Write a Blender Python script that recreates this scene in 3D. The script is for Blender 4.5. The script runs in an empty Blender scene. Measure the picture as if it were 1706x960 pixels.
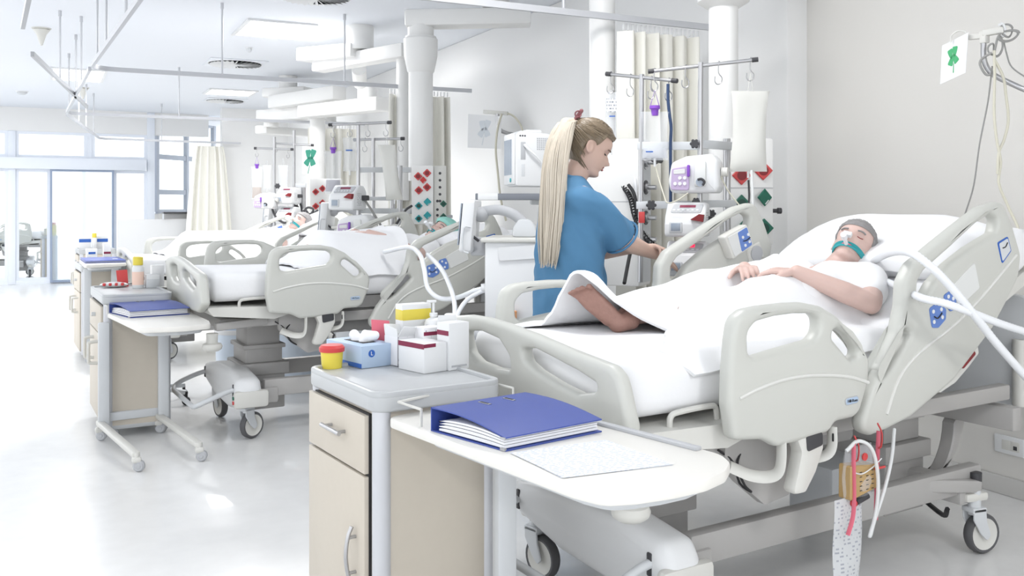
import bpy, bmesh, math, random
from math import sin, cos, pi, radians, sqrt, exp, atan2
from mathutils import Vector, Matrix, noise
from mathutils.geometry import delaunay_2d_cdt

S = bpy.context.scene
COL = S.collection
RND = random.Random(4)

# ------------------------------------------------------------------ camera, world, lights, exposure
cam_data = bpy.data.cameras.new('camera')
cam = bpy.data.objects.new('camera', cam_data)
COL.objects.link(cam)
cam.location = (0, 0, 1.34)
cam.rotation_euler = (pi/2, 0, -radians(26.5))
cam_data.sensor_width = 36
cam_data.lens = 32.71
cam_data.shift_y = -0.0791
cam_data.clip_start = 0.05
S.camera = cam

world = bpy.data.worlds.new('world')
S.world = world
world.use_nodes = True
world.node_tree.nodes['Background'].inputs[0].default_value = (0.96, 0.98, 1.0, 1)
world.node_tree.nodes['Background'].inputs[1].default_value = 1.5

S.view_settings.view_transform = 'Standard'
S.view_settings.look = 'None'
S.view_settings.gamma = 1
S.view_settings.use_curve_mapping = False
S.view_settings.exposure = 0.50
PANEL_W = 36          # power of each ceiling light, W

# ------------------------------------------------------------------ helpers
def V(*a): return Vector(a)

def rounded(pts, r=0.02, n=5):
    """closed outline with every corner turned into an arc; a point may carry its own radius as a third value"""
    out = []; N = len(pts)
    for i in range(N):
        p = Vector(pts[i][:2]); a = Vector(pts[i-1][:2]); b = Vector(pts[(i+1) % N][:2])
        rr = pts[i][2] if len(pts[i]) > 2 else r
        da = a-p; db = b-p; la = da.length; lb = db.length
        if la < 1e-6 or lb < 1e-6: continue
        da /= la; db /= lb
        ang = da.angle(db)
        t = min(rr/max(math.tan(ang/2), .05), la*.48, lb*.48)
        if pi-ang < .05 or rr <= 0: out.append((p.x, p.y)); continue
        p0 = p+da*t; p1 = p+db*t
        for k in range(n+1):
            s = k/n
            q = p0*(1-s)**2 + p*2*s*(1-s) + p1*s*s
            out.append((q.x, q.y))
    return out

def smooth_path(pts, n=6, closed=False):
    """Catmull-Rom through the points"""
    P = [Vector(p) for p in pts]; out = []; N = len(P)
    rng = range(N) if closed else range(N-1)
    for i in rng:
        p0 = P[i-1] if (closed or i > 0) else P[i]*2-P[i+1]
        p1 = P[i]; p2 = P[(i+1) % N]
        p3 = P[(i+2) % N] if (closed or i+2 < N) else P[i+1]*2-P[i]
        for k in range(n):
            t = k/n
            out.append(.5*((2*p1)+(p2-p0)*t+(2*p0-5*p1+4*p2-p3)*t*t+(3*p1-p0-3*p2+p3)*t**3))
    if not closed: out.append(P[-1])
    return out

class MB:
    def __init__(s): s.bm = bmesh.new()
    def _xf(s, vs, m):
        for v in vs: v.co = m @ v.co
    def box(s, c, size, rz=0, bev=0, seg=2, rot=None):
        r = bmesh.ops.create_cube(s.bm, size=1)
        vs = r['verts']
        for v in vs: v.co = Vector((v.co.x*size[0], v.co.y*size[1], v.co.z*size[2]))
        if bev > 0:
            es = list({e for v in vs for e in v.link_edges})
            bv = bmesh.ops.bevel(s.bm, geom=es, offset=min(bev, min(size)*.49), segments=seg, affect='EDGES', profile=.5)
            vs = list({v for f in bv['faces'] for v in f.verts} | {v for v in vs if v.is_valid})
        m = Matrix.Translation(c) @ (rot if rot else Matrix.Rotation(rz, 4, 'Z'))
        s._xf(vs, m); return s
    def span(s, a, b, bev=0, seg=2):
        a = Vector(a); b = Vector(b)
        return s.box((a+b)/2, [abs(x) for x in (b-a)], bev=bev, seg=seg)
    def beam(s, p0, p1, w, h, bev=0, up=(0, 0, 1)):
        """box running from p0 to p1, w wide, h high"""
        p0 = Vector(p0); p1 = Vector(p1); x = (p1-p0); L = x.length; x.normalize()
        y = Vector(up).cross(x)
        if y.length < 1e-4: y = Vector((0, 1, 0)).cross(x)
        y.normalize(); z = x.cross(y)
        rot = Matrix((x, y, z)).transposed().to_4x4()
        return s.box((p0+p1)/2, (L, w, h), bev=bev, rot=rot)
    def cyl(s, p0, p1, r, r2=None, n=16, bev=0):
        p0 = Vector(p0); p1 = Vector(p1); r2 = r if r2 is None else r2
        if bev:
            L = (p1-p0).length
            return s.lathe([(0, 0), (r-bev, 0), (r-bev*.3, bev*.3), (r, bev), (r2, L-bev), (r2-bev*.3, L-bev*.3), (r2-bev, L), (0, L)], p0, p1-p0, n)
        return s.tube([p0, p1], [r, r2], n)
    def tube(s, pts, r, n=8, closed=False, flat=None):
        P = [Vector(p) for p in pts]; N = len(P)
        R = r if isinstance(r, (list, tuple)) else [r]*N
        rings = []; prev = None
        for i in range(N):
            if closed: t = P[(i+1) % N]-P[i-1]
            else: t = P[min(i+1, N-1)]-P[max(i-1, 0)]
            if t.length < 1e-9: t = Vector((0, 0, 1))
            t.normalize()
            if prev is None:
                a = Vector((0, 0, 1)) if abs(t.z) < .9 else Vector((1, 0, 0))
                u = t.cross(a).normalized()
            else:
                u = prev-t*prev.dot(t)
                u = u.normalized() if u.length > 1e-6 else t.orthogonal().normalized()
            prev = u; w = t.cross(u)
            k2 = flat if flat else 1
            rings.append([s.bm.verts.new(P[i]+(u*cos(2*pi*k/n)+w*sin(2*pi*k/n)*k2)*R[i]) for k in range(n)])
        M = N if closed else N-1
        for i in range(M):
            a = rings[i]; b = rings[(i+1) % N]
            for k in range(n):
                s.bm.faces.new((a[k], a[(k+1) % n], b[(k+1) % n], b[k]))
        if not closed:
            if n > 2:
                s.bm.faces.new(list(reversed(rings[0]))); s.bm.faces.new(rings[-1])
        return s
    def lathe(s, prof, c=(0, 0, 0), axis=(0, 0, 1), n=20, cap=True):
        """prof: (radius, height) along the axis"""
        c = Vector(c); q = Vector((0, 0, 1)).rotation_difference(Vector(axis))
        rings = []
        for (r, h) in prof:
            if r < 1e-5: rings.append([s.bm.verts.new(c+q @ Vector((0, 0, h)))])
            else: rings.append([s.bm.verts.new(c+q @ Vector((r*cos(2*pi*k/n), r*sin(2*pi*k/n), h))) for k in range(n)])
        for a, b in zip(rings, rings[1:]):
            for k in range(n):
                k1 = (k+1) % n
                if len(a) == 1 and len(b) == 1: continue
                if len(a) == 1: s.bm.faces.new((a[0], b[k1], b[k]))
                elif len(b) == 1: s.bm.faces.new((a[k], a[k1], b[0]))
                else: s.bm.faces.new((a[k], a[k1], b[k1], b[k]))
        for rg, rev in ((rings[0], True), (rings[-1], False)):
            if cap and len(rg) > 2: s.bm.faces.new(list(reversed(rg)) if rev else rg)
        return s
    def ball(s, c, r, n=12, rot=None):
        r = (r, r, r) if isinstance(r, (int, float)) else r
        g = bmesh.ops.create_uvsphere(s.bm, u_segments=n, v_segments=max(6, n*2//3), radius=1)
        m = Matrix.Translation(c) @ (rot if rot else Matrix.Identity(4)) @ Matrix.Diagonal((*r, 1))
        s._xf(g['verts'], m); return s
    def chain(s, pts, n=12):
        """tapered capsules through (point, radius)"""
        for (p, r) in pts: s.ball(p, r, n)
        for (a, ra), (b, rb) in zip(pts, pts[1:]): s.tube([a, b], [ra, rb], n)
        return s
    def prism(s, poly, z0, z1, m=None):
        a = [s.bm.verts.new((x, y, z0)) for x, y in poly]; b = [s.bm.verts.new((x, y, z1)) for x, y in poly]
        N = len(poly)
        s.bm.faces.new(list(reversed(a))); s.bm.faces.new(b)
        for i in range(N): s.bm.faces.new((a[i], a[(i+1) % N], b[(i+1) % N], b[i]))
        if m is not None: s._xf(a+b, m)
        return s
    def grid(s, fn, nu, nv, thick=0):
        g = [[s.bm.verts.new(fn(i/nu, j/nv)) for j in range(nv+1)] for i in range(nu+1)]
        fs = []
        for i in range(nu):
            for j in range(nv):
                fs.append(s.bm.faces.new((g[i][j], g[i+1][j], g[i+1][j+1], g[i][j+1])))
        s.bm.normal_update()
        if thick: bmesh.ops.solidify(s.bm, geom=fs, thickness=thick)
        return s
    def add(s, me, m=None):
        n0 = len(s.bm.verts); s.bm.from_mesh(me); s.bm.verts.ensure_lookup_table()
        if m is not None: s._xf(s.bm.verts[n0:], m)
        return s
    def build(s, name, mat, parent=None, label=None, ang=40, loc=None):
        me = bpy.data.meshes.new(name)
        bmesh.ops.recalc_face_normals(s.bm, faces=s.bm.faces)
        s.bm.to_mesh(me); s.bm.free()
        return link(name, me, mat, parent, label, ang, loc)

def link(name, me, mat, parent=None, label=None, ang=40, loc=None):
    me.materials.clear()
    if mat is not None: me.materials.append(mat)
    if len(me.polygons):
        me.polygons.foreach_set('use_smooth', [True]*len(me.polygons))
        me.set_sharp_from_angle(angle=radians(ang))
    o = bpy.data.objects.new(name, me); COL.objects.link(o)
    if parent: o.parent = parent
    if label: o['label'] = label
    if loc: o.location = loc
    return o

def thing(name, label, cat, loc=(0, 0, 0), rz=0, group=None):
    o = bpy.data.objects.new(name, None); COL.objects.link(o)
    o.empty_display_size = .05
    o.location = loc; o.rotation_euler = (0, 0, rz)
    o['label'] = label; o['category'] = cat
    if group: o['group'] = group
    return o

def tag(o, label, cat, group=None):
    o['label'] = label; o['category'] = cat
    if group: o['group'] = group
    return o

def structure(o, label=None):
    o['kind'] = 'structure'
    if label: o['label'] = label
    return o

def copy_tree(o, parent=None):
    c = o.copy(); COL.objects.link(c)
    if parent: c.parent = parent
    for ch in list(o.children): copy_tree(ch, c)
    return c

def clone(root, label, loc, rz=0, group=None):
    c = copy_tree(root); c.location = loc; c.rotation_euler = (0, 0, rz); c['label'] = label
    if group: c['group'] = group
    return c

def to_mesh(ob):
    COL.objects.link(ob)
    dg = bpy.context.evaluated_depsgraph_get(); dg.update()
    me = bpy.data.meshes.new_from_object(ob.evaluated_get(dg))
    COL.objects.unlink(ob)
    return me

def plate(outer, holes=(), thick=.04, bev=.012, res=2):
    """flat shape with holes in XY, rounded edges, centred on z = 0 -> mesh"""
    bm = bmesh.new(); caps = {1: [], -1: []}
    for idx, pl in enumerate([outer]+list(holes)):
        pts = []
        for p in pl:
            q = Vector((p[0], p[1]))
            if not pts or (q-pts[-1]).length > 1e-5: pts.append(q)
        if (pts[0]-pts[-1]).length < 1e-5: pts.pop()
        ar = sum(pts[k-1].x*pts[k].y-pts[k].x*pts[k-1].y for k in range(len(pts)))
        if (ar < 0) == (idx == 0): pts.reverse()
        N = len(pts); nrm = []
        for k in range(N):
            a = (pts[k]-pts[k-1]).normalized(); b = (pts[(k+1) % N]-pts[k]).normalized()
            m = Vector((-a.y-b.y, a.x+b.x)); L = m.length
            nrm.append(m/L/max(.5, L/2) if L > 1e-6 else Vector((-a.y, a.x)))
        rings = []
        ks = [(k/res)*pi/2 for k in range(res+1)] if bev > 0 else [0]
        prof = [(bev*(1-sin(a)), thick/2-bev+bev*cos(a)) for a in ks]+[(bev*(1-cos(a)), -(thick/2-bev+bev*sin(a))) for a in ks]
        for ins, z in prof: rings.append([bm.verts.new((p.x+n.x*ins, p.y+n.y*ins, z)) for p, n in zip(pts, nrm)])
        for r0, r1 in zip(rings, rings[1:]):
            for k in range(N): bm.faces.new((r0[k], r0[(k+1) % N], r1[(k+1) % N], r1[k]))
        caps[1].append(rings[0]); caps[-1].append(rings[-1])
    for sg in (1, -1):
        if not holes:
            bm.faces.new(caps[sg][0]); continue
        vs = []; ed = []
        for r in caps[sg]:
            n0 = len(vs); vs += r; ed += [(n0+k, n0+(k+1) % len(r)) for k in range(len(r))]
        co = [Vector((v.co.x, v.co.y)) for v in vs]
        ov, oe, of, orig, _, _ = delaunay_2d_cdt(co, ed, [], 0, 1e-7)
        for f in of:
            c = sum((ov[i] for i in f), Vector((0, 0)))/len(f); odd = False
            for i, j in ed:
                p, q = co[i], co[j]
                if (p.y > c.y) != (q.y > c.y) and c.x < (q.x-p.x)*(c.y-p.y)/(q.y-p.y)+p.x: odd = not odd
            if not odd or any(not orig[i] for i in f): continue
            try: bm.faces.new([vs[orig[i][0]] for i in f])
            except ValueError: pass
    bmesh.ops.recalc_face_normals(bm, faces=bm.faces)
    me = bpy.data.meshes.new('plate'); bm.to_mesh(me); bm.free()
    return me

def lettering(text, size, thick=.0008):
    cu = bpy.data.curves.new('text', 'FONT'); cu.body = text; cu.size = size; cu.extrude = thick
    cu.align_x = 'CENTER'; cu.align_y = 'CENTER'; cu.resolution_u = 3
    ob = bpy.data.objects.new('text', cu)
    me = to_mesh(ob); bpy.data.objects.remove(ob); bpy.data.curves.remove(cu)
    return me

def fuse(mb, voxel=.008, smooth=4, fac=.5):
    """closed overlapping pieces -> one continuous skin"""
    me = bpy.data.meshes.new('fuse')
    bmesh.ops.recalc_face_normals(mb.bm, faces=mb.bm.faces)
    mb.bm.to_mesh(me); mb.bm.free()
    ob = bpy.data.objects.new('fuse', me)
    md = ob.modifiers.new('r', 'REMESH'); md.mode = 'VOXEL'; md.voxel_size = voxel
    if smooth:
        sm = ob.modifiers.new('s', 'SMOOTH'); sm.iterations = smooth; sm.factor = fac
    out = to_mesh(ob); bpy.data.objects.remove(ob); bpy.data.meshes.remove(me)
    return out

XZ = Matrix(((1, 0, 0, 0), (0, 0, -1, 0), (0, 1, 0, 0), (0, 0, 0, 1)))      # plate (x, y) -> (x, z), normal to -y
YZ = Matrix(((0, 0, 1, 0), (1, 0, 0, 0), (0, 1, 0, 0), (0, 0, 0, 1)))       # plate (x, y) -> (y, z), normal to +x

# ------------------------------------------------------------------ materials
def mat(name, color, rough=.45, metal=0, trans=0, alpha=1, emit=0, var=0, vscale=8, bump=0, bscale=60, ior=1.45, sss=0, coat=0):
    m = bpy.data.materials.new(name); m.use_nodes = True
    nt = m.node_tree; b = nt.nodes['Principled BSDF']
    c = (*color, 1)
    b.inputs['Base Color'].default_value = c
    b.inputs['Roughness'].default_value = rough; b.inputs['Metallic'].default_value = metal
    b.inputs['Transmission Weight'].default_value = trans; b.inputs['Alpha'].default_value = alpha
    b.inputs['IOR'].default_value = ior
    if coat: b.inputs['Coat Weight'].default_value = coat
    if sss:
        b.inputs['Subsurface Weight'].default_value = sss; b.inputs['Subsurface Radius'].default_value = (.012, .005, .003)
    if emit:
        b.inputs['Emission Color'].default_value = c; b.inputs['Emission Strength'].default_value = emit
    tc = nt.nodes.new('ShaderNodeTexCoord')
    if var:
        nz = nt.nodes.new('ShaderNodeTexNoise'); nz.inputs['Scale'].default_value = vscale; nz.inputs['Detail'].default_value = 4
        mp = nt.nodes.new('ShaderNodeMapRange'); mp.inputs['To Min'].default_value = 1-var; mp.inputs['To Max'].default_value = 1+var*.5
        mx = nt.nodes.new('ShaderNodeMix'); mx.data_type = 'RGBA'; mx.blend_type = 'MULTIPLY'; mx.inputs['Factor'].default_value = 1
        mx.inputs['A'].default_value = c
        nt.links.new(tc.outputs['Object'], nz.inputs['Vector']); nt.links.new(nz.outputs['Fac'], mp.inputs['Value'])
        nt.links.new(mp.outputs[0], mx.inputs['B']); nt.links.new(mx.outputs['Result'], b.inputs['Base Color'])
    if bump:
        nz = nt.nodes.new('ShaderNodeTexNoise'); nz.inputs['Scale'].default_value = bscale; nz.inputs['Detail'].default_value = 3
        bp = nt.nodes.new('ShaderNodeBump'); bp.inputs['Strength'].default_value = bump; bp.inputs['Distance'].default_value = .01
        nt.links.new(tc.outputs['Object'], nz.inputs['Vector']); nt.links.new(nz.outputs['Fac'], bp.inputs['Height'])
        nt.links.new(bp.outputs['Normal'], b.inputs['Normal'])
    return m

def print_mat(name, paper, ink, rows=30, cols=6, density=.5, axis='XY', rough=.6, alpha=1):
    """paper with rows of small unreadable print (object coordinates, per metre)"""
    m = mat(name, paper, rough, alpha=alpha); nt = m.node_tree; b = nt.nodes['Principled BSDF']
    tc = nt.nodes.new('ShaderNodeTexCoord'); sp = nt.nodes.new('ShaderNodeSeparateXYZ'); nt.links.new(tc.outputs['Object'], sp.inputs[0])
    def mth(op, a, bb=None):
        n = nt.nodes.new('ShaderNodeMath'); n.operation = op
        for i, x in enumerate((a, bb)):
            if x is None: continue
            if isinstance(x, (int, float)): n.inputs[i].default_value = x
            else: nt.links.new(x, n.inputs[i])
        return n.outputs[0]
    X, Y = sp.outputs['XYZ'.index(axis[0])], sp.outputs['XYZ'.index(axis[1])]
    row = mth('MULTIPLY', Y, rows); fr = mth('FRACT', row); line = mth('LESS_THAN', fr, .45)
    cb = nt.nodes.new('ShaderNodeCombineXYZ'); nt.links.new(mth('MULTIPLY', X, cols*8), cb.inputs[0]); nt.links.new(mth('FLOOR', row), cb.inputs[1])
    nz = nt.nodes.new('ShaderNodeTexNoise'); nz.inputs['Scale'].default_value = 1; nz.inputs['Detail'].default_value = 1
    nt.links.new(cb.outputs[0], nz.inputs['Vector'])
    k = mth('MULTIPLY', line, mth('GREATER_THAN', nz.outputs['Fac'], 1-density))
    mx = nt.nodes.new('ShaderNodeMix'); mx.data_type = 'RGBA'; mx.inputs['A'].default_value = (*paper, 1); mx.inputs['B'].default_value = (*ink, 1)
    nt.links.new(k, mx.inputs['Factor']); nt.links.new(mx.outputs['Result'], b.inputs['Base Color'])
    return m

M_wall_lit = mat('wall_paint_lit', (.84, .84, .835), .7, bump=.04, bscale=120)  # same wall paint, colour lightened to stand for brighter light on the far walls
M_pendant = mat('pendant_white', (.82, .82, .81), .4)
M_wall = mat('wall_paint', (.70, .685, .655), .7, bump=.04, bscale=120)
M_ceiling = mat('ceiling_paint', (.80, .83, .88), .8)
M_floor = mat('vinyl_floor', (.82, .82, .815), .27, var=.08, vscale=9, coat=.2)
M_bed = mat('bed_plastic', (.56, .565, .53), .38)
M_ridge = mat('bed_ridge', (.68, .68, .65), .3)
M_frame = mat('bed_frame_paint', (.42, .41, .40), .42)
M_framed = mat('bed_frame_dark', (.30, .295, .29), .45)
M_white = mat('white_plastic', (.76, .77, .78), .4)
M_offw = mat('ivory_plastic', (.66, .655, .62), .42)
M_grey = mat('grey_plastic', (.46, .47, .49), .45)
M_slate = mat('slate_plastic', (.19, .205, .235), .45)
M_lgrey = mat('light_grey_plastic', (.62, .64, .66), .45)
M_dark = mat('dark_plastic', (.05, .05, .055), .45)
M_rubber = mat('black_rubber', (.025, .025, .027), .6)
M_tyre = mat('grey_tyre', (.10, .10, .105), .6)
M_steel = mat('brushed_steel', (.46, .46, .47), .28, metal=.9)
M_alu = mat('aluminium_track', (.58, .59, .62), .45, metal=.2)
M_sheet = mat('white_cotton', (.86, .865, .88), .85, bump=.05, bscale=40)
M_pillow = mat('pillow_cotton', (.86, .865, .88), .85, bump=.08, bscale=14)
M_beige = mat('beige_laminate', (.57, .52, .445), .5, var=.03, vscale=30)
M_cabwhite = mat('cabinet_grey_top', (.47, .485, .495), .35)
M_table = mat('cream_laminate', (.78, .765, .725), .4)
M_blue = mat('blue_card_cover', (.05, .085, .34), .42, var=.06, vscale=20)
M_paper = print_mat('printed_form', (.80, .82, .86), (.60, .64, .73), 90, 9, .5)
M_sheetpaper = mat('paper_sheets', (.78, .79, .82), .7)
M_sticker = mat('blue_control_sticker', (.12, .22, .55), .4)
M_pad = mat('pale_control_panel', (.70, .71, .70), .4)
M_skin = mat('skin', (.60, .415, .34), .5, sss=.08, bump=.03, bscale=160)
M_skinold = mat('skin_pale', (.64, .46, .41), .5, sss=.08, bump=.05, bscale=120)
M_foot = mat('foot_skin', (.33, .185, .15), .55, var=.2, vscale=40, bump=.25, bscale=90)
M_scrub = mat('blue_scrubs', (.075, .205, .36), .8, var=.08, vscale=6, bump=.1, bscale=25)
M_clear = mat('clear_pouch', (.86, .89, .93), .2, alpha=.24)
M_milk = mat('milky_pouch', (.70, .70, .665), .35, alpha=.9)
M_fluid = mat('clear_fluid', (.72, .75, .82), .2, alpha=.4)
M_tube = mat('clear_tubing', (.82, .84, .84), .3, alpha=.75)
M_hose = mat('white_corrugated_hose', (.84, .86, .89), .4)
M_purple = mat('purple_plastic', (.22, .07, .48), .4)
M_lilac = mat('lilac_panel', (.50, .40, .58), .4)
M_red = mat('red_plastic', (.60, .06, .06), .4)
M_redd = mat('dark_red_plastic', (.22, .01, .015), .4)
M_green = mat('green_plastic', (.015, .13, .085), .4)
M_greend = mat('dark_green_plastic', (.006, .05, .035), .4)
M_clover = mat('clover_green', (.07, .40, .17), .7)
M_teal = mat('teal_fabric', (.04, .35, .38), .7)
M_mint = mat('mint_cap', (.30, .62, .55), .8)
M_curtain = mat('cream_curtain', (.86, .85, .79), .85, bump=.05, bscale=80)
M_black = mat('black_print', (.02, .02, .022), .5)
M_yellow = mat('yellow_plastic', (.75, .62, .08), .4)
M_orange = mat('orange_plastic', (.85, .42, .20), .45)
M_urine = mat('amber_urine', (.55, .36, .14), .2, alpha=.75)
M_pink = mat('pink_label', (.72, .16, .22), .5)
M_lblue = mat('pale_blue_card', (.42, .53, .68), .5)
M_bin = mat('pale_blue_bin', (.62, .70, .80), .35)
M_glass = mat('clear_glass', (.95, .98, 1), .02, trans=1, ior=1.05)
M_frost = mat('frosted_glass', (.88, .95, 1), .45, trans=.75, ior=1.05)
M_alum = mat('pale_aluminium', (.82, .86, .93), .4)
M_lightemit = mat('lit_diffuser', (1, 1, 1), .5, emit=4)
M_led = mat('red_display', (.9, .02, .06), .4, emit=1.5)
M_screen = mat('grey_screen', (.32, .37, .44), .15)
M_wood = mat('brown_tissue', (.42, .30, .22), .9, bump=.5, bscale=50)
M_bluestripe = mat('blue_print', (.03, .12, .45), .5)
M_maroon = mat('maroon_print', (.22, .02, .06), .5)
M_cable = mat('cream_cable', (.62, .60, .50), .5)
M_cableg = mat('grey_cable', (.30, .30, .29), .5)

# ------------------------------------------------------------------ the room
CEIL = 3.07
structure(MB().span((-9, -6, -.1), (4.2, 34, 0)).build('floor', M_floor))
structure(MB().span((-6.5, -6, CEIL), (4.2, 18.3, CEIL+.12)).build('ceiling', M_ceiling))
structure(MB().span((4.0, -6, 0), (4.2, 4.13, CEIL)).build('wall_right', M_wall))
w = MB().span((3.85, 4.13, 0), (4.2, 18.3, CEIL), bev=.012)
structure(w.build('wall_bays', M_wall_lit))
structure(MB().span((3.975, -3, 0), (4.0, 4.13, .085), bev=.006).build('baseboard_right', mat('grey_skirting', (.62, .61, .59), .5)))
structure(MB().span((2.71, 16.75, 0), (3.85, 16.95, CEIL)).build('wall_pier', M_wall_lit))
structure(MB().span((-6.5, 18.2, 2.66), (2.7, 18.35, CEIL)).build('wall_far', M_wall_lit))
structure(MB().span((1.05, 17.0, 0), (2.7, 17.12, 1.13)).build('wall_low', M_white))

structure(MB().span((1.5, 18.36, 2.98), (4.4, 23, 3.1)).build('ceiling_beyond', M_ceiling))
# glazed screen at the far end of the ward
YG = 18.25
def glazing(name, x0, x1, z0, z1, m, frame=.05, y=YG, fm=None):
    g = MB(); f = frame
    g.span((x0, y-.03, z0), (x0+f, y+.03, z1)).span((x1-f, y-.03, z0), (x1, y+.03, z1))
    g.span((x0+f, y-.03, z0), (x1-f, y+.03, z0+f)).span((x0+f, y-.03, z1-f), (x1-f, y+.03, z1))
    o = structure(g.build(name, fm or M_alum))
    MB().span((x0+f, y-.004, z0+f), (x1-f, y+.004, z1-f)).build('pane', m, o)
    return o
glazing('window_1', -2.6, -.62, .06, 2.0, M_glass)
glazing('window_2', -.50, .03, .06, 2.0, M_glass)
glazing('window_3', 1.06, 1.62, .06, 2.0, M_glass)
glazing('window_4', -2.6, -.62, 2.2, 2.66, M_glass)
glazing('window_5', -.50, .62, 2.2, 2.66, M_glass)
glazing('window_6', .70, 1.62, 2.2, 2.66, M_glass)
d = glazing('door_1', .03, 1.06, .02, 2.0, M_frost, .035, YG-.08, mat('grey_door_frame', (.30, .36, .48), .4))
MB().span((.54, YG-.10, .06), (.60, YG-.06, 1.96)).build('door_stile', M_frost, d)
structure(MB().span((-.62, YG-.07, 0), (-.50, YG+.07, 2.66), bev=.01).build('trim_1', M_alum))
structure(MB().span((1.62, YG-.08, 0), (1.75, YG+.08, CEIL), bev=.01).build('trim_2', M_alum))
structure(MB().span((-2.6, YG-.18, 2.0), (1.60, YG+.10, 2.2), bev=.01).build('trim_3', M_alum))
structure(MB().span((.62, YG-.04, 2.2), (.70, YG+.04, 2.66)).build('trim_4', M_alum))
structure(MB().span((-2.6, YG-.06, 0), (1.62, YG+.06, .06)).build('trim_5', M_alum))
# grey framed windows of the neighbouring room, turned away from the screen
def side_window():
    a = V(1.80, 18.4, 0); b = V(3.0, 19.6, 0); e = (b-a); L = e.length; e.normalize()
    def P(s, z): return a+e*s*L+V(0, 0, z)
    fm = mat('grey_window_frame', (.42, .46, .53), .45)
    g = MB()
    for s in (0, .5, 1): g.beam(P(s, 1.25), P(s, CEIL), .07, .08, up=(e.y, -e.x, 0))
    for z in (1.25, 1.62, 2.28, 2.98): g.beam(P(0, z), P(1, z), .06, .09)
    o = structure(g.build('window_7', fm))
    for i in range(2):
        for z0, z1 in ((1.25, 1.62), (1.62, 2.28), (2.28, 2.98)):
            MB().beam(P(.5*i+.03, (z0+z1)/2), P(.5*i+.47, (z0+z1)/2), .008, z1-z0-.06).build('pane', M_glass, o)
    lo = MB().beam(P(0, .6), P(1, .6), .12, 1.24).build('wall_corner', M_wall); structure(lo)
side_window()

t = thing('counter_shelf', 'dark topped counter shelf on the low white partition below the grey window', 'shelf', (2.2, 17.05, 1.13))
MB().box((0, 0, .11), (.86, .3, .03), bev=.006).build('shelf_top', M_dark, t)
MB().box((0, .05, .05), (.8, .05, .09)).build('support', M_steel, t)
MB().box((-.41, 0, .05), (.03, .26, .10)).build('support', M_steel, t)
MB().box((.41, 0, .05), (.03, .26, .10)).build('support', M_steel, t)

# ------------------------------------------------------------------ ceiling lights and vents
def ceiling_light(label, x, y, sx=.65, sy=.86, group=None, k=1):
    t = thing('ceiling_light', label, 'light', (x, y, CEIL), 0, group)
    f = MB(); w = .035
    for a, b in (((-sx/2, -sy/2), (sx/2, -sy/2+w)), ((-sx/2, sy/2-w), (sx/2, sy/2)), ((-sx/2, -sy/2+w), (-sx/2+w, sy/2-w)), ((sx/2-w, -sy/2+w), (sx/2, sy/2-w))):
        f.span((*a, -.018), (*b, -.001))
    f.build('frame', M_white, t)
    MB().span((-sx/2+w, -sy/2+w, -.010), (sx/2-w, sy/2-w, -.004)).build('diffuser', M_lightemit, t)
    ld = bpy.data.lights.new('lamp', 'AREA'); ld.shape = 'RECTANGLE'; ld.size = sx-.1; ld.size_y = sy-.1
    ld.energy = PANEL_W*k; ld.color = (1, .99, .98)
    lo = bpy.data.objects.new('lamp', ld); COL.objects.link(lo); lo.parent = t; lo.location = (0, 0, -.02)
ceiling_light('lit ceiling panel straight above the second bay, between two round vents', 1.96, 9.12, k=1.5)
ceiling_light('small far lit ceiling panel just above the third round vent', 2.45, 14.4, .7, .7, k=.45)
ceiling_light('lit ceiling panel over the aisle beyond the left track', .35, 13.4, .65, 1.2, k=.5)
for i, (x, y) in enumerate(((1.96, 3.4), (1.96, -.8), (-1.6, -.8), (-1.6, 3.4), (-1.6, 9.1), (-1.6, 14.4))):
    ceiling_light(('ceiling panel over the foreground bed, above the top edge of the photo', 'ceiling panel behind the camera by the wall', 'ceiling panel behind the camera over the aisle', 'ceiling panel over the aisle left of the foreground cabinet', 'ceiling panel far left of the second bay, outside the photo', 'ceiling panel far left before the glazed screen, outside the photo')[i], x, y, group='ceiling panels outside the view', k=(.50, .75, .8, .3, 1.1, 1.1)[i])

def swirl_vent(label, x, y, z=CEIL, s=.62, rz=0):
    t = thing('ceiling_vent', label, 'vent', (x, y, z), rz)
    MB().box((0, 0, -.006), (s, s, .010), bev=.003).build('plate', M_ceiling, t)
    R = s*.46
    MB().lathe([(R, -.012), (R+.012, -.017), (R+.014, -.011)], n=40, cap=False).build('ring', M_white, t)
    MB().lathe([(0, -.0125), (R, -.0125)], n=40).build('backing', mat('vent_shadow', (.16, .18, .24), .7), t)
    b = MB()
    for k in range(30):
        a = 2*pi*k/30
        rot = Matrix.Rotation(a, 4, 'Z') @ Matrix.Rotation(radians(28), 4, 'X')
        b.box(rot @ V(R*.58, 0, 0)+V(0, 0, -.024), (R*.8, .030, .002), rot=rot)
    b.build('blades', M_white, t)['kind'] = 'stuff'
    MB().lathe([(0, -.03), (R*.17, -.028), (R*.17, -.012)], n=20).build('hub', M_white, t)
swirl_vent('round swirl vent cut by the top edge of the photo', *(1.951,7.515,3.07)[:2])
swirl_vent('round swirl vent behind the hanging rod of the second curtain track', *(2.011,11.482,3.07)[:2], s=.66)
swirl_vent('small far round swirl vent below the narrow lit panel', *(2.564,15.555,3.07)[:2])
swirl_vent('most distant round swirl vent, above the far white curtain', *(2.471,18.877,3.07)[:2], s=.8)

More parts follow.
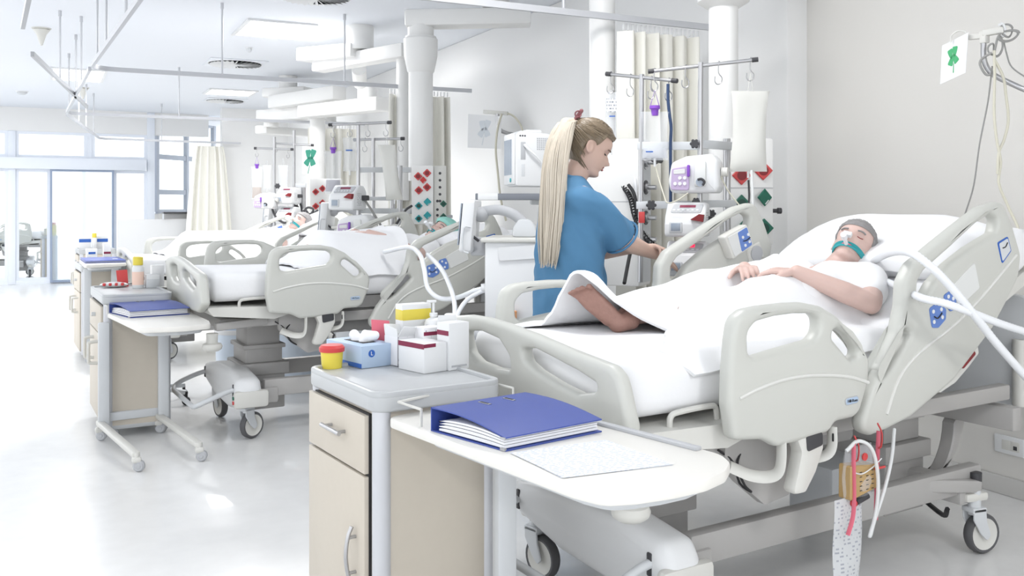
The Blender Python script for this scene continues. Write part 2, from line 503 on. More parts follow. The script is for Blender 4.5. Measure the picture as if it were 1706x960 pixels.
def cone_speaker(label, x, y, z=CEIL):
    t = thing('ceiling_speaker', label, 'speaker', (x, y, z))
    MB().lathe([(0, -.008), (.085, -.008), (.09, 0)], n=20).build('rose', M_offw, t)
    MB().lathe([(0, -.17), (.012, -.165), (.045, -.06), (.075, -.02), (.07, -.008), (0, -.008)], n=20).build('cone', M_offw, t)
cone_speaker('cone shaped ceiling fitting at the upper left, nearest of the three', *(-0.058,10.084,3.07)[:2])
cone_speaker('cone shaped ceiling fitting hanging beside the crossing of the tracks', *(0.45,14.833,3.07)[:2])
cone_speaker('cone shaped ceiling fitting farthest left above the glazed screen', *(-0.363,20.157,3.07)[:2])
def dome(label, x, y, r=.05):
    t = thing('smoke_detector', label, 'detector', (x, y, CEIL))
    MB().lathe([(0, -.012), (r*1.2, -.012), (r*1.25, 0)], n=16).build('base', M_white, t)
    MB().lathe([(0, -.055), (r*.6, -.05), (r, -.03), (r, -.012), (0, -.012)], n=16).build('dome', M_lgrey, t)
dome('small ceiling detector beside the second bay light', *(1.949,10.293,3.07)[:2], .03)
dome('round ceiling detector at the far left', *(-0.347,15.698,3.07)[:2], .07)
dome('dark dot detector on the ceiling near the far white wall', *(1.766,19.365,3.07)[:2], .04)

# ------------------------------------------------------------------ curtain tracks
TZ = 2.45
def track(name, label, pts, rods, group=None, w=.024, h=.036, m=None):
    t = thing(name, label, 'curtain track', (pts[0][0], pts[0][1], TZ), 0, group)
    o = V(pts[0][0], pts[0][1], TZ)
    prof = [(-w/2, -h/2), (w/2, -h/2), (w/2, h/2), (-w/2, h/2)]
    # sweep a rectangle in plan
    P = [V(x, y, 0) for x, y in pts]; Q = []
    for i, p in enumerate(P):
        if 0 < i < len(P)-1:
            a = (P[i-1]-p); b = (P[i+1]-p); r = min(.22, a.length*.4, b.length*.4)
            p0 = p+a.normalized()*r; p1 = p+b.normalized()*r
            for k in range(7):
                s = k/6; Q.append(p0*(1-s)**2+p*2*s*(1-s)+p1*s*s)
        else: Q.append(p)
    b = MB(); rings = []
    for i, p in enumerate(Q):
        d = (Q[min(i+1, len(Q)-1)]-Q[max(i-1, 0)]).normalized(); n = V(-d.y, d.x, 0)
        rings.append([b.bm.verts.new(p-V(o.x, o.y, 0)+n*x+V(0, 0, z)) for x, z in prof])
    for a, c in zip(rings, rings[1:]):
        for k in range(4): b.bm.faces.new((a[k], a[(k+1) % 4], c[(k+1) % 4], c[k]))
    b.bm.faces.new(rings[0]); b.bm.faces.new(list(reversed(rings[-1])))
    b.build('rail', m or M_alu, t)
    for (x, y) in rods:
        MB().cyl((x-o.x, y-o.y, .01), (x-o.x, y-o.y, CEIL-TZ-.001), .0085, n=8).cyl((x-o.x, y-o.y, CEIL-TZ-.05), (x-o.x, y-o.y, CEIL-TZ-.001), .014, n=8).build('hanger_rod', M_alu, t)
    return t
track('curtain_track', 'grey curtain track crossing above the nurse to the wall', [(.42, 4.6), (3.84, 4.6)], [(1.0, 4.6), (2.62, 4.6)])
track('curtain_track', 'bent grey curtain track across the ceiling of the second bay', [(.47, 4.62), (.30, 8.15), (3.62, 8.13)], [(.36, 7.0), (.33, 7.6), (1.32, 8.15), (2.38, 8.14), (.41, 5.9)])
track('curtain_track', 'long far curtain track bent above the third bay', [(.30, 8.2), (.19, 12.2), (3.8, 12.05)], [(.27, 9.3), (.25, 10.3), (1.45, 12.14), (.21, 11.6)])
track('curtain_track', 'farthest curtain track running to the white wall pier', [(.20, 12.3), (.75, 16.5), (3.0, 16.6)], [(.36, 13.4), (.48, 14.4), (.62, 15.5), (1.7, 16.55)])
track('curtain_track', 'dark edged curtain track slanting on the left above the aisle', [(-0.102,7.59,2.45)[:2], (0.385,11.32,2.45)[:2]], [(0.094,9.108,2.45)[:2]], m=M_grey)
track('curtain_track', 'short dark track end at the top left corner', [(-0.088,5.49,2.45)[:2], (-0.139,6.456,2.45)[:2]], [(-0.108,5.827,2.45)[:2]], m=M_grey)
track('curtain_track', 'pale track at the left edge above the glazed door', [(-1.257,20.863,2.45)[:2], (-0.223,23.846,2.45)[:2]], [(-0.607,22.4,2.45)[:2]])

# ------------------------------------------------------------------ curtains
def curtain(label, x0, y0, x1, y1, zt, zb, folds, amp=.05, flare=1.0, seed=1, rings=True):
    """gathered curtain hanging from (x0, y0) to (x1, y1)"""
    t = thing('curtain', label, 'curtain', ((x0+x1)/2, (y0+y1)/2, 0))
    a = V(x0, y0, 0); e = V(x1-x0, y1-y0, 0); n = V(-e.y, e.x, 0).normalized(); c = (a+V(x1, y1, 0))/2
    rn = random.Random(seed); ph = [rn.uniform(0, 6.3) for _ in range(4)]; fr = [rn.uniform(.7, 1.3) for _ in range(4)]
    def f(s, q):
        k = 1+(flare-1)*q**.7
        p = a+e*s
        p = c+(p-c)*k
        w = sin(2*pi*folds*s+ph[0]+.5*sin(3*s*fr[1]*4+ph[1])+.25*q*sin(5*s+ph[2]))
        w2 = .35*sin(2*pi*folds*1.7*s+ph[2]+q*1.2)
        return p-c+n*(amp*(w+w2)*(.55+.45*q))+V(0, 0, zt+(zb-zt)*q)
    MB().grid(f, int(folds*14), 18, .004).build('drape', M_curtain, t, ang=80)
    g = MB()
    for k in range(int(folds*3)):
        s = (k+.5)/int(folds*3); p = f(s, 0)
        g.box((a+e*s-c)+V(0, 0, zt+.025), (.008, .012, .04))
    g.build('gliders', M_white, t)['kind'] = 'stuff'
curtain('cream bed curtain gathered behind the drip stands next to the nurse', 3.02, 4.62, 3.60, 4.62, 2.38, .12, 6, .06, 1.0, 3)
curtain('cream bed curtain gathered beside the wide white column of the second bay', 2.80, 8.16, 3.40, 8.16, 2.38, .12, 6, .06, 1.05, 5)
curtain('cream bed curtain far back beyond the third bay column', 3.05, 12.08, 3.75, 12.06, 2.38, .12, 6, .06, 1.0, 8)
curtain('far white curtain hanging in front of the wall pier, flaring wide at the bottom', 2.22, 16.5, 2.70, 16.52, 2.38, .25, 5, .05, 1.75, 11)

# ------------------------------------------------------------------ hospital beds
RAIL1 = rounded([(0.071,0.676), (0.051,0.778), (0.055,0.869), (0.065,0.961), (*(0.078,1.02), .06), (*(0.123,1.044), .06), (0.182,1.05), (0.298,1.053), (0.369,1.051), (*(0.442,1.037), .06),
                 (0.517,1.002), (0.617,0.921), (*(0.675,0.855), .07), (0.661,0.776), (0.641,0.732), (*(0.623,0.693), .05), (0.594,0.678), (*(0.509,0.675), .03), (*(0.475,0.647), .03),
                 (0.326,0.635), (*(0.25,0.633), .02), (*(0.219,0.649), .03), (0.189,0.662), (*(0.107,0.67), .03)], .05)
HOLE1A = rounded([(0.128,0.979), (0.162,1.007), (0.243,1.018), (0.326,1.021), (0.409,1.016), (0.435,0.997), (0.435,0.962), (0.405,0.935), (0.341,0.928), (0.243,0.916), (0.162,0.905), (0.131,0.914)], .045)
HOLE1B = rounded([(0.49,0.936), (0.498,0.96), (0.52,0.965), (0.57,0.937), (0.613,0.893), (0.613,0.87), (0.582,0.859), (0.563,0.871)], .03)
RAIL2 = rounded([(0.641,0.624), (0.632,0.657), (0.676,0.747), (0.742,0.837), (0.813,0.929), (0.841,1.015), (0.847,1.094), (*(0.892,1.151), .06), (1.016,1.212), (1.152,1.276),
                 (1.295,1.34), (*(1.414,1.364), .06), (1.476,1.274), (1.53,1.164), (*(1.515,1.083), .08), (1.445,1.003), (1.351,0.905), (1.277,0.853), (1.118,0.742), (*(0.885,0.646), .08),
                 (0.76,0.62), (*(0.676,0.61), .02)], .05)
HOLE2A = rounded([(0.95,1.125), (1.1,1.202), (1.252,1.283), (1.339,1.316), (1.388,1.295), (1.369,1.248), (1.223,1.199), (1.1,1.145), (1.009,1.087), (0.956,1.029), (0.911,1.031), (0.917,1.091)], .03)
HOLE2B = rounded([(0.86,0.943), (0.885,0.922), (0.841,0.874), (0.779,0.812), (0.733,0.782), (0.721,0.814), (0.773,0.867), (0.822,0.918)], .02)
FOOT = rounded([(.50, .90), (0.528,0.929), (*(0.456,0.95), .05), (0.333,0.966), (0.218,0.968), (0.097,0.962), (-0.08,0.946), (-0.231,0.927), (-0.369,0.913), (*(-0.467,0.904), .06), (*(-0.502,0.883), .05),
                (-0.518,0.85), (-0.538,0.793), (*(-0.559,0.736), .03), (-.45, .685), (.38, .665), (*(.45, .70), .05)], .06)
FHOLE1 = rounded([(0.363,0.908), (0.243,0.92), (0.123,0.907), (0.057,0.86), (0.045,0.817), (0.144,0.809), (0.262,0.815), (0.327,0.84)], .04)
FHOLE2 = rounded([(-0.022,0.895), (-0.091,0.904), (-0.182,0.89), (-0.315,0.868), (-0.409,0.846), (-0.402,0.823), (-0.32,0.803), (-0.221,0.815), (-0.101,0.838), (-0.032,0.861)], .035)

UPPER = set()
def hospital_bed(label, group):
    t = thing('hospital_bed', label, 'bed', (1.62, 2.65, 0), radians(5.4), group)
    def up(o): UPPER.add(o.name.split('.')[0]); return o
    # chassis
    for v in (-.34, .34):
        MB().span((.10, v-.028, .235), (1.62, v+.028, .335), bev=.01).build('base_rail', M_frame, t)
    for u in (.14, 1.50):
        MB().span((u-.04, -.38, .20), (u+.04, .38, .29), bev=.012).build('cross_beam', M_frame, t)
    for u in (.16, 1.44):
        c = MB(); c.span((u-.125, -.155, .12), (u+.125, .155, .40), bev=.008)
        c.span((u-.145, -.175, .33), (u+.145, .175, .40), bev=.006)
        o = c.build('lift_column', M_frame, t)
        MB().span((u-.112, -.142, .40), (u+.112, .142, .50), bev=.006).span((u-.128, -.158, .485), (u+.128, .158, .51), bev=.004).build('column_stage', M_frame, o)
        up(MB().span((u-.10, -.13, .38), (u+.10, .13, .66), bev=.006).build('column_top', M_frame, t))
    # foot cover with its two slots, and the step bar
    cv = plate(rounded([(.40, .26), (.40, .345), (.10, .39), (-.20, .395), (-.43, .365), (-.47, .30), (-.45, .20), (-.22, .165), (.08, .18), (.34, .235)], .06), (), .15, .045, 4)
    o = MB().add(cv, Matrix.Translation((-.01, 0, 0)) @ YZ).build('foot_cover', M_white, t)
    for v in (.33, -.39):
        MB().box((-.083, v, .295), (.012, .022, .07), bev=.005).build('cover_slot', M_dark, o)
    MB().span((-.10, -.475, .20), (.10, -.43, .30), bev=.02).build('cover_end', M_offw, o)
    MB().cyl((-.104, -.452, .262), (-.098, -.452, .262), .011, n=10).build('green_mark', M_green, o)
    MB().cyl((-.104, -.452, .236), (-.098, -.452, .236), .011, n=10).build('red_mark', M_red, o)
    MB().tube(smooth_path([(-.06, .33, .30), (-.13, .33, .285), (-.24, .32, .245), (-.285, .27, .215), (-.285, .1, .205), (-.285, -.2, .205), (-.285, -.33, .215), (-.24, -.385, .245), (-.12, -.39, .29), (-.06, -.39, .30)], 5), .0145, 10).build('step_bar', M_lgrey, t)
    # castors
    def castor(u, v, rot):
        R = Matrix.Translation((u, v, 0)) @ Matrix.Rotation(rot, 4, 'Z')
        c = MB(); c.cyl((0, 0, .155), (0, 0, .25), .024, n=14)
        for s in (-1, 1): c.add(plate(rounded([(-.03, .185), (.03, .185), (.035, .13), (.055, .075), (.035, .055), (.005, .085), (-.03, .14)], .015), (), .008, .002, 1), Matrix.Translation((0, .026*s, 0)) @ XZ)
        c.box((0, 0, .175), (.07, .06, .02), bev=.006)
        for vv in c.bm.verts: vv.co = R @ vv.co
        f = c.build('castor', M_lgrey, t)
        w = MB().lathe([(.060, -.018), (.070, -.020), (.0765, -.011), (.0775, 0), (.0765, .011), (.070, .020), (.060, .018)], (.035, 0, .0785), (0, 1, 0), 28, False)
        h = MB().lathe([(0, -.012), (.012, -.016), (.02, -.012), (.046, -.014), (.061, -.0185), (.061, .0185), (.046, .014), (.02, .012), (.012, .016), (0, .012)], (.035, 0, .0785), (0, 1, 0), 28)
        k = MB().box((-.005, 0, .225), (.11, .05, .035), bev=.012)
        for b in (w, h, k):
            for vv in b.bm.verts: vv.co = R @ vv.co
        w.build('tyre', M_tyre, f); h.build('wheel_hub', M_offw, f); k.build('brake_housing', M_offw, f)
    castor(.0, -.36, radians(25)); castor(.0, .34, radians(-80)); castor(1.55, -.38, radians(-12)); castor(1.50, .38, radians(30))
    for v in (-.38, .38):
        MB().beam((1.28, v*.9, .30), (1.57, v, .262), .05, .05, bev=.01).build('castor_arm', M_frame, t)
        MB().cyl((1.56, v, .26), (1.56, v, .315), .022, n=14).build('castor_cap', M_dark, t)
    # upper frame
    for v in (-.40, .40):
        up(MB().span((.0, v-.025, .585), (1.72, v+.025, .645), bev=.008).build('side_beam', M_frame, t))
    up(MB().span((1.66, -.47, .475), (1.72, .47, .565), bev=.008).build('head_beam', M_frame, t))
    for v in (-.2, .2):
        arc = [(1.43+(.27+w)*sin(k*pi/2/10), .23+(.27+w)*(1-cos(k*pi/2/10))) for w, ks in ((.04, range(11)), (-.04, range(10, -1, -1))) for k in ks]
        MB().add(plate(arc, (), .06, .006, 1), Matrix.Translation((0, v, 0)) @ XZ).build('curved_arm', M_frame, t)
    up(MB().span((-.16, -.40, .575), (.02, .40, .635), bev=.01).build('foot_beam', M_frame, t))
    for v in (-.47, .47):
        o = up(MB().lathe([(0, 0), (.036, .002), (.052, .014), (.056, .028), (.05, .042), (.03, .048), (.032, .10), (0, .10)], (-.22, v, .47), (0, 0, 1), 22).build('corner_bumper', M_offw, t))
    for v in (-.455, .455):
        up(MB().beam((-.2, v*.98, .60), (.10, v*.9, .615), .05, .045, bev=.01).build('bumper_arm', M_frame, t))
    # deck
    d = MB().prism(rounded([(-.26, .715), (.08, .705), (.34, .745), (.36, .70), (.12, .632), (-.22, .665)], .015), -.50, .50, XZ)
    up(d.build('foot_deck', M_offw, t))
    for v in (-.46, .46):
        up(MB().tube(smooth_path([(-.07, v, .70), (-.065, v, .738), (-.03, v, .748), (.08, v, .752), (.11, v, .745), (.115, v, .71)], 4), .009, 8).build('deck_handle', M_offw, t))
    up(MB().prism(rounded([(.30, .74), (1.02, .73), (1.02, .66), (.30, .66)], .01), -.42, .42, XZ).build('seat_deck', M_framed, t))
    def inc(u, h): return (1.0+(u-1.0)*.9135-h*.4067, .735+(u-1.0)*.4067+h*.9135)
    up(MB().prism([inc(1.0, 0), inc(2.0, 0), inc(2.0, -.05), inc(1.0, -.05)], -.44, .44, XZ).build('back_deck', M_offw, t))
    up(MB().prism([inc(1.05, -.05), inc(1.95, -.05), inc(1.90, -.11), inc(1.2, -.11)], -.30, .30, XZ).build('back_frame', M_framed, t))
    hb = plate(rounded([(-.40, .52), (-.40, .98), (.40, .98), (.40, .52)], .07), (), .045, .015)
    up(MB().add(hb, Matrix.Translation((1.93, 0, 0)) @ YZ).build('headboard', M_lgrey, t))
    for v in (-.36, .36):
        up(MB().cyl((1.90, v, .53), (1.90, v, .80), .028, n=14).build('headboard_post', M_offw, t))
    # mattress: a rounded section swept along the raised deck
    path = [(-.215, 0), (-.19, 0)]+[(u, 0) for u in (-.1, .1, .3, .5, .7, .85)]+[(.95, 1), (1.05, 2), (1.15, 3), (1.3, 3), (1.5, 3), (1.7, 3), (1.9, 3), (1.985, 3)]
    b = MB(); rings = []
    H = .165
    for i, (u, k) in enumerate(path):
        a = radians(24)*k/3; ez = i in (0, len(path)-1)
        if u <= .95: cx, cz = u, .735
        else: cx, cz = 1.0+(u-1.0)*.9135, .737+max(0, u-1.0)*.4067+(.0 if k == 3 else .01*k)
        n = V(-sin(a), 0, cos(a)); sec = []
        w = .45 if not ez else .425; hh = H if not ez else H-.04; z0 = 0 if not ez else .02
        for (y, z) in rounded([(-w, z0), (w, z0), (w, hh+z0*0), (-w, hh)], .055, 4):
            sag = .008*sin(y*9+u*3)*(z > .1)
            sec.append(b.bm.verts.new(V(cx, y, cz)+n*(z+sag)))
        rings.append(sec)
    for a, c in zip(rings, rings[1:]):
        N = len(a)
        for k in range(N): b.bm.faces.new((a[k], a[(k+1) % N], c[(k+1) % N], c[k]))
    b.bm.faces.new(rings[0]); b.bm.faces.new(list(reversed(rings[-1])))
    up(b.build('mattress', M_sheet, t, ang=70))
    # footboard and rails
    up(MB().add(plate(FOOT, [FHOLE1, FHOLE2], .05, .018, 3), Matrix.Translation((-.27, 0, 0)) @ YZ).build('footboard', M_bed, t))
    r1 = plate(RAIL1, [HOLE1A, HOLE1B], .055, .018, 3); r2 = plate(RAIL2, [HOLE2A, HOLE2B], .055, .018, 3)
    for v, du in ((-.55, 0), (.55, -.10)):
        s = -1 if v < 0 else 1
        o = up(MB().add(r1, Matrix.Translation((du, v, 0)) @ XZ).build('foot_side_rail', M_bed, t))
        MB().tube(smooth_path([((0.09,0.794)[0]+du, v+s*.026, (0.09,0.794)[1])]+[(p[0]+du, v+s*.027, p[1]) for p in ((0.162,0.813), (0.264,0.829), (0.369,0.832), (0.479,0.823), (0.578,0.807), (0.657,0.783))], 4), .006, 8).build('rail_ridge', M_ridge, o)
        bc = (0.576,0.735)
        MB().add(plate(rounded([(-.032, -.012), (.032, -.012), (.032, .012), (-.032, .012)], .012), (), .003, .001, 1), Matrix.Translation((bc[0]+du, v+s*.0285, bc[1])) @ Matrix.Rotation(radians(-3), 4, 'Y') @ XZ).build('badge', M_grey, o)
        MB().add(plate(rounded([(-.029, -.0095), (.029, -.0095), (.029, .0095), (-.029, .0095)], .009), (), .003, .001, 1), Matrix.Translation((bc[0]+du, v+s*.0295, bc[1])) @ Matrix.Rotation(radians(-3), 4, 'Y') @ XZ).build('badge_face', M_lblue, o)
        fx = XZ if s < 0 else Matrix.Rotation(pi, 4, 'Z') @ XZ
        MB().add(lettering('Hill-Rom', .013), Matrix.Translation((bc[0]+du, v+s*.0315, bc[1])) @ fx).build('badge_lettering', M_black, o)
        o = up(MB().add(r2, Matrix.Translation((du, v, 0)) @ XZ).build('head_side_rail', M_bed, t))
        MB().tube(smooth_path([(p[0]+du, v+s*.027, p[1]) for p in ((1.491,1.165), (1.295,1.036), (1.118,0.938), (0.917,0.855), (0.813,0.782), (0.748,0.672))], 4), .006, 8).build('rail_ridge', M_ridge, o)
        if s < 0:
            MB().add(plate(rounded([(1.097,1.067), (1.23,1.147), (1.259,1.055), (1.138,0.994)], .01), (), .006, .002, 1), Matrix.Translation((0, v-.028, 0)) @ XZ).build('cover_plate', M_pad, o)
            for pl in (rounded([(0.97,1), (1.016,1.018), (1.063,0.993), (1.06,0.958), (1.019,0.932), (0.986,0.934)], .012), rounded([(1.049,1.04), (1.097,1.058), (1.118,1.024), (1.125,0.991), (1.087,0.983), (1.06,1.007)], .012)):
                MB().add(plate(pl, (), .005, .001, 1), Matrix.Translation((0, v-.029, 0)) @ XZ).build('control_sticker', M_sticker, o)
            b = MB()
            for p in ((0.989,0.989), (1.033,0.994), (1.039,0.967), (0.993,0.954), (1.073,1.035), (1.1,1.027), (1.094,1.001)): b.cyl((p[0], v-.033, p[1]), (p[0], v-.030, p[1]), .007, n=10)
            b.build('buttons', M_white, o)
            MB().tube(smooth_path([(p[0], v-.033, p[1]) for p in ((0.993,0.972), (1.013,0.965), (1.036,0.982))], 3), .0022, 6).build('bed_symbol', M_black, o)
            MB().add(plate(rounded([(1.369,1.213), (1.434,1.234), (1.457,1.181), (1.399,1.135)], .008), (), .004, .001, 1), Matrix.Translation((0, v-.028, 0)) @ XZ).build('angle_sign', M_bluestripe, o)
            MB().add(plate(rounded([(1.377,1.209), (1.43,1.227), (1.449,1.183), (1.399,1.144)], .006), (), .004, .001, 1), Matrix.Translation((0, v-.030, 0)) @ XZ).build('angle_sign_face', M_lgrey, o)
            MB().tube(smooth_path([(p[0], v-.033, p[1]) for p in ((1.396,1.193), (1.414,1.197), (1.426,1.212))], 3), .002, 6).build('angle_pointer', M_black, o)
        else:
            pod = [(1.074,1.21), (1.214,1.264), (1.256,1.169), (1.129,1.108)]
            MB().add(plate(rounded(pod, .012), (), .05, .008, 2), Matrix.Translation((0, v-.05, 0)) @ XZ).build('control_pod', M_offw, o)
            MB().add(plate(rounded([(1.092,1.207), (1.207,1.251), (1.241,1.172), (1.136,1.121)], .008), (), .004, .001, 1), Matrix.Translation((0, v-.076, 0)) @ XZ).build('pod_face', M_pad, o)
            MB().add(plate(rounded([(1.151,1.227), (1.207,1.251), (1.241,1.172), (1.177,1.141)], .008), (), .004, .001, 1), Matrix.Translation((0, v-.0775, 0)) @ XZ).build('control_sticker', M_sticker, o)
            b = MB()
            for p in ((1.181,1.206), (1.214,1.218), (1.222,1.186), (1.196,1.17)): b.cyl((p[0], v-.082, p[1]), (p[0], v-.078, p[1]), .007, n=10)
            b.build('buttons', M_white, o)
            MB().tube(smooth_path([(p[0], v-.082, p[1]) for p in ((1.184,1.189), (1.203,1.192), (1.225,1.205))], 3), .0022, 6).build('bed_symbol', M_black, o)
            MB().add(plate(rounded([(1.252,1.15), (1.336,1.184), (1.367,1.112), (1.278,1.073)], .008), (), .02, .005, 1), Matrix.Translation((0, v-.025, 0)) @ XZ).build('speaker_frame', M_offw, o)
            c = (1.313,1.129)
            MB().cyl((c[0], v-.04, c[1]), (c[0], v-.03, c[1]), .036, n=18).build('speaker_disc', M_grey, o)
    # latch levers below the foot rails
    for s in (-1, 1):
        def y(a): return s*a
        up(MB().tube(smooth_path([(.285, y(.555), .66), (.285, y(.555), .585), (.28, y(.545), .545), (.26, y(.52), .53), (.22, y(.49), .535), (.17, y(.46), .56)], 4), .02, 8, flat=.35).build('latch_arm', M_offw, t))
        o = up(MB().add(plate(rounded([(.33, .66), (.455, .66), (.46, .60), (.425, .53), (.38, .475), (.32, .475), (.34, .53), (.36, .60)], .02), (), .05, .012, 2), Matrix.Translation((0, y(.545), 0)) @ XZ).build('release_lever', M_offw, t))
        MB().add(plate(rounded([(.375, .652), (.447, .652), (.448, .612), (.380, .600)], .01), (), .004, .001, 1), Matrix.Translation((0, y(.572), 0)) @ XZ).build('lever_window', M_dark, o)
        o = up(MB().tube(smooth_path([(.505, y(.56), .66), (.505, y(.56), .60), (.49, y(.55), .57), (.45, y(.52), .555)], 4), .02, 8, flat=.35).build('latch_strip', M_offw, t))
        MB().box((.505, y(.57), .628), (.018, .004, .024)).build('lock_symbol', M_black, o)
        up(MB().prism(rounded([(.16, .65), (.46, .65), (.46, .52), (.44, .43), (.33, .415), (.22, .50), (.16, .56)], .02), .42, .45, XZ if s < 0 else Matrix.Diagonal((1, -1, 1, 1)) @ XZ).build('hinge_plate', M_frame, t))
        up(MB().prism(rounded([(.40, .655), (.95, .655), (.90, .60), (.45, .585)], .02), .36, .40, XZ if s < 0 else Matrix.Diagonal((1, -1, 1, 1)) @ XZ).build('hinge_bar', M_framed, t))
        # hinge and lever of the head rail
        du = 0 if s < 0 else -.10
        def hp(pts): return rounded([(p[0]+du, p[1]) for p in pts], .015)
        up(MB().add(plate(hp([(0.869,0.701), (1.016,0.75), (1.135,0.746), (1.125,0.706), (1.016,0.665), (0.924,0.659)]), (), .05, .012, 2), Matrix.Translation((0, y(.49), 0)) @ XZ).build('head_hinge', M_frame, t))
        o = up(MB().add(plate(hp([(1.111,0.79), (1.23,0.846), (1.284,0.853), (1.295,0.82), (1.23,0.775), (1.152,0.728), (1.066,0.702), (1.016,0.717), (1.073,0.752)]), (), .05, .010, 2), Matrix.Translation((0, y(.535), 0)) @ XZ).build('release_lever', M_offw, t))
        MB().add(plate(hp([(1.163,0.798), (1.248,0.839), (1.266,0.822), (1.187,0.773)]), (), .004, .001, 1), Matrix.Translation((0, y(.562), 0)) @ XZ).build('lever_window', M_redd, o)
    up(MB().tube(smooth_path([(.24, -.44, .60), (.20, -.46, .56), (.22, -.47, .50), (.26, -.46, .47), (.22, -.45, .50), (.19, -.45, .57), (.14, -.44, .61)], 4), .004, 6).build('cable_loop', M_rubber, t))
    # control box and cabling under the deck
    up(MB().span((.50, -.30, .50), (.95, .30, .60), bev=.02).build('motor_box', M_framed, t))
    up(MB().beam((.45, -.22, .53), (1.25, -.22, .58), .05, .06, bev=.01).build('actuator', M_framed, t))
    MB().span((1.05, -.12, .12), (1.40, .10, .34), bev=.02).build('power_box', M_lgrey, t)
    MB().tube(smooth_path([(1.40, -.30, .27), (1.55, -.10, .20), (1.72, .0, .12), (1.62, -.2, .09), (1.50, -.30, .16)], 5), .010, 6).build('power_cable', M_rubber, t)
    return t

def raise_deck(root, dz):
    for ch in root.children:
        if ch.name.split('.')[0] in UPPER: ch.location.z += dz

def recline(objs, deg, pivot=(.95, .80)):
    """lower a raised back by bending everything above the hip line about it"""
    for o in objs:
        if o.type != 'MESH': continue
        o.data = o.data.copy()
        for v in o.data.vertices:
            k = max(0, min(1, (v.co.x-.85)/.22))
            if k > 0:
                a = radians(deg)*k; x, z = v.co.x-pivot[0], v.co.z-pivot[1]
                v.co.x = pivot[0]+x*cos(a)+z*sin(a); v.co.z = pivot[1]-x*sin(a)+z*cos(a)
def lower_back(root, deg, rail, drop):
    recline([c for c in root.children if c.name.split('.')[0] in ('mattress', 'back_deck', 'back_frame', 'head_hinge')], deg, (.95, .78))
    for c in root.children:
        if c.name.split('.')[0] == 'head_side_rail':
            a = radians(rail); px, pz = .757, .60
            c.rotation_euler.y = a
            c.location = V(px-(px*cos(a)+pz*sin(a))+drop*.4, 0, c.location.z+pz-(-px*sin(a)+pz*cos(a))-drop*.9)

def bed_m(root):
    return Matrix.Translation(root.location) @ Matrix.Rotation(root.rotation_euler.z, 4, 'Z')

BEDS = 'hospital beds of the ward'
bed1 = hospital_bed('cream hospital bed in the foreground, raised at the head, foot towards the camera', BEDS)
bed2 = clone(bed1, 'cream hospital bed in the second bay, between its cabinet and the breathing machine', (1.0, 5.84, 0), radians(4), BEDS)
raise_deck(bed2, .07)
lower_back(bed2, 10, 5, .08)
bed3 = clone(bed1, 'cream hospital bed in the third bay, seen behind the second bed', (.90, 9.0, 0), radians(4), BEDS)
lower_back(bed3, 4, 3, .08)
bed5 = clone(bed1, 'hospital bed beyond the glass, cut by the left edge of the photo', (-.30, 20.2, 0), radians(178), BEDS)

# ------------------------------------------------------------------ people: helpers
def lerp(tab, t):
    for (a, va), (b, vb) in zip(tab, tab[1:]):
        if t <= b: 
            k = (t-a)/(b-a) if b > a else 0
            k = max(0, min(1, k)); k = k*k*(3-2*k)*.5+k*.5
            return va+(vb-va)*k
    return tab[-1][1]
FRONT = [(-1, .050), (-.93, .078), (-.85, .087), (-.75, .083), (-.67, .077), (-.60, .088), (-.55, .090), (-.51, .083), (-.46, .092), (-.40, .087), (-.30, .087), (-.1, .085), (.0, .082), (.13, .091), (.25, .092), (.4, .090), (.6, .078), (.8, .054), (.93, .024), (1, -.005)]
BACK = [(-1, .02), (-.9, -.01), (-.7, -.045), (-.5, -.062), (-.3, -.076), (-.1, -.090), (.1, -.100), (.3, -.104), (.5, -.098), (.7, -.080), (.85, -.055), (.95, -.030), (1, -.005)]
WIDE = [(-1, .018), (-.92, .034), (-.8, .045), (-.6, .056), (-.4, .063), (-.2, .069), (0, .072), (.2, .0755), (.4, .074), (.6, .064), (.8, .044), (.93, .022), (1, .0)]
def head_point(t, a, h=.118, puff=0):
    f = lerp(FRONT, t); b = lerp(BACK, t); w = lerp(WIDE, t)
    xc = (f+b)/2; rx = (f-b)/2
    ca, sa = cos(a), sin(a)
    x = xc+rx*ca+puff*ca; y = (w+puff)*math.copysign(abs(sa)**.88, sa)
    fr = max(0, ca)
    if not puff:
        # nose, eye sockets, lips
        nz = 0
        if -.42 < t < .10:
            nz = .030*((.10-t)/.42)**1.15 if t > -.32 else .030*max(0, (t+.42)/.10)**.6
        x += nz*exp(-(y/(.0105+.006*max(0, (.05-t))))**2)*(fr > .4)
        x -= .010*exp(-((abs(y)-.031)/.015)**2-((t-.0)/.09)**2)*(fr > .2)
        x += .004*exp(-((abs(y)-.03)/.02)**2-((t+.28)/.14)**2)*(fr > .2)
        x -= .012*(abs(y)/.05)**2*(fr > .3)*exp(-((t+.55)/.2)**2)*.6
    return V(x, y, t*h + puff*max(0, t)*1.0)
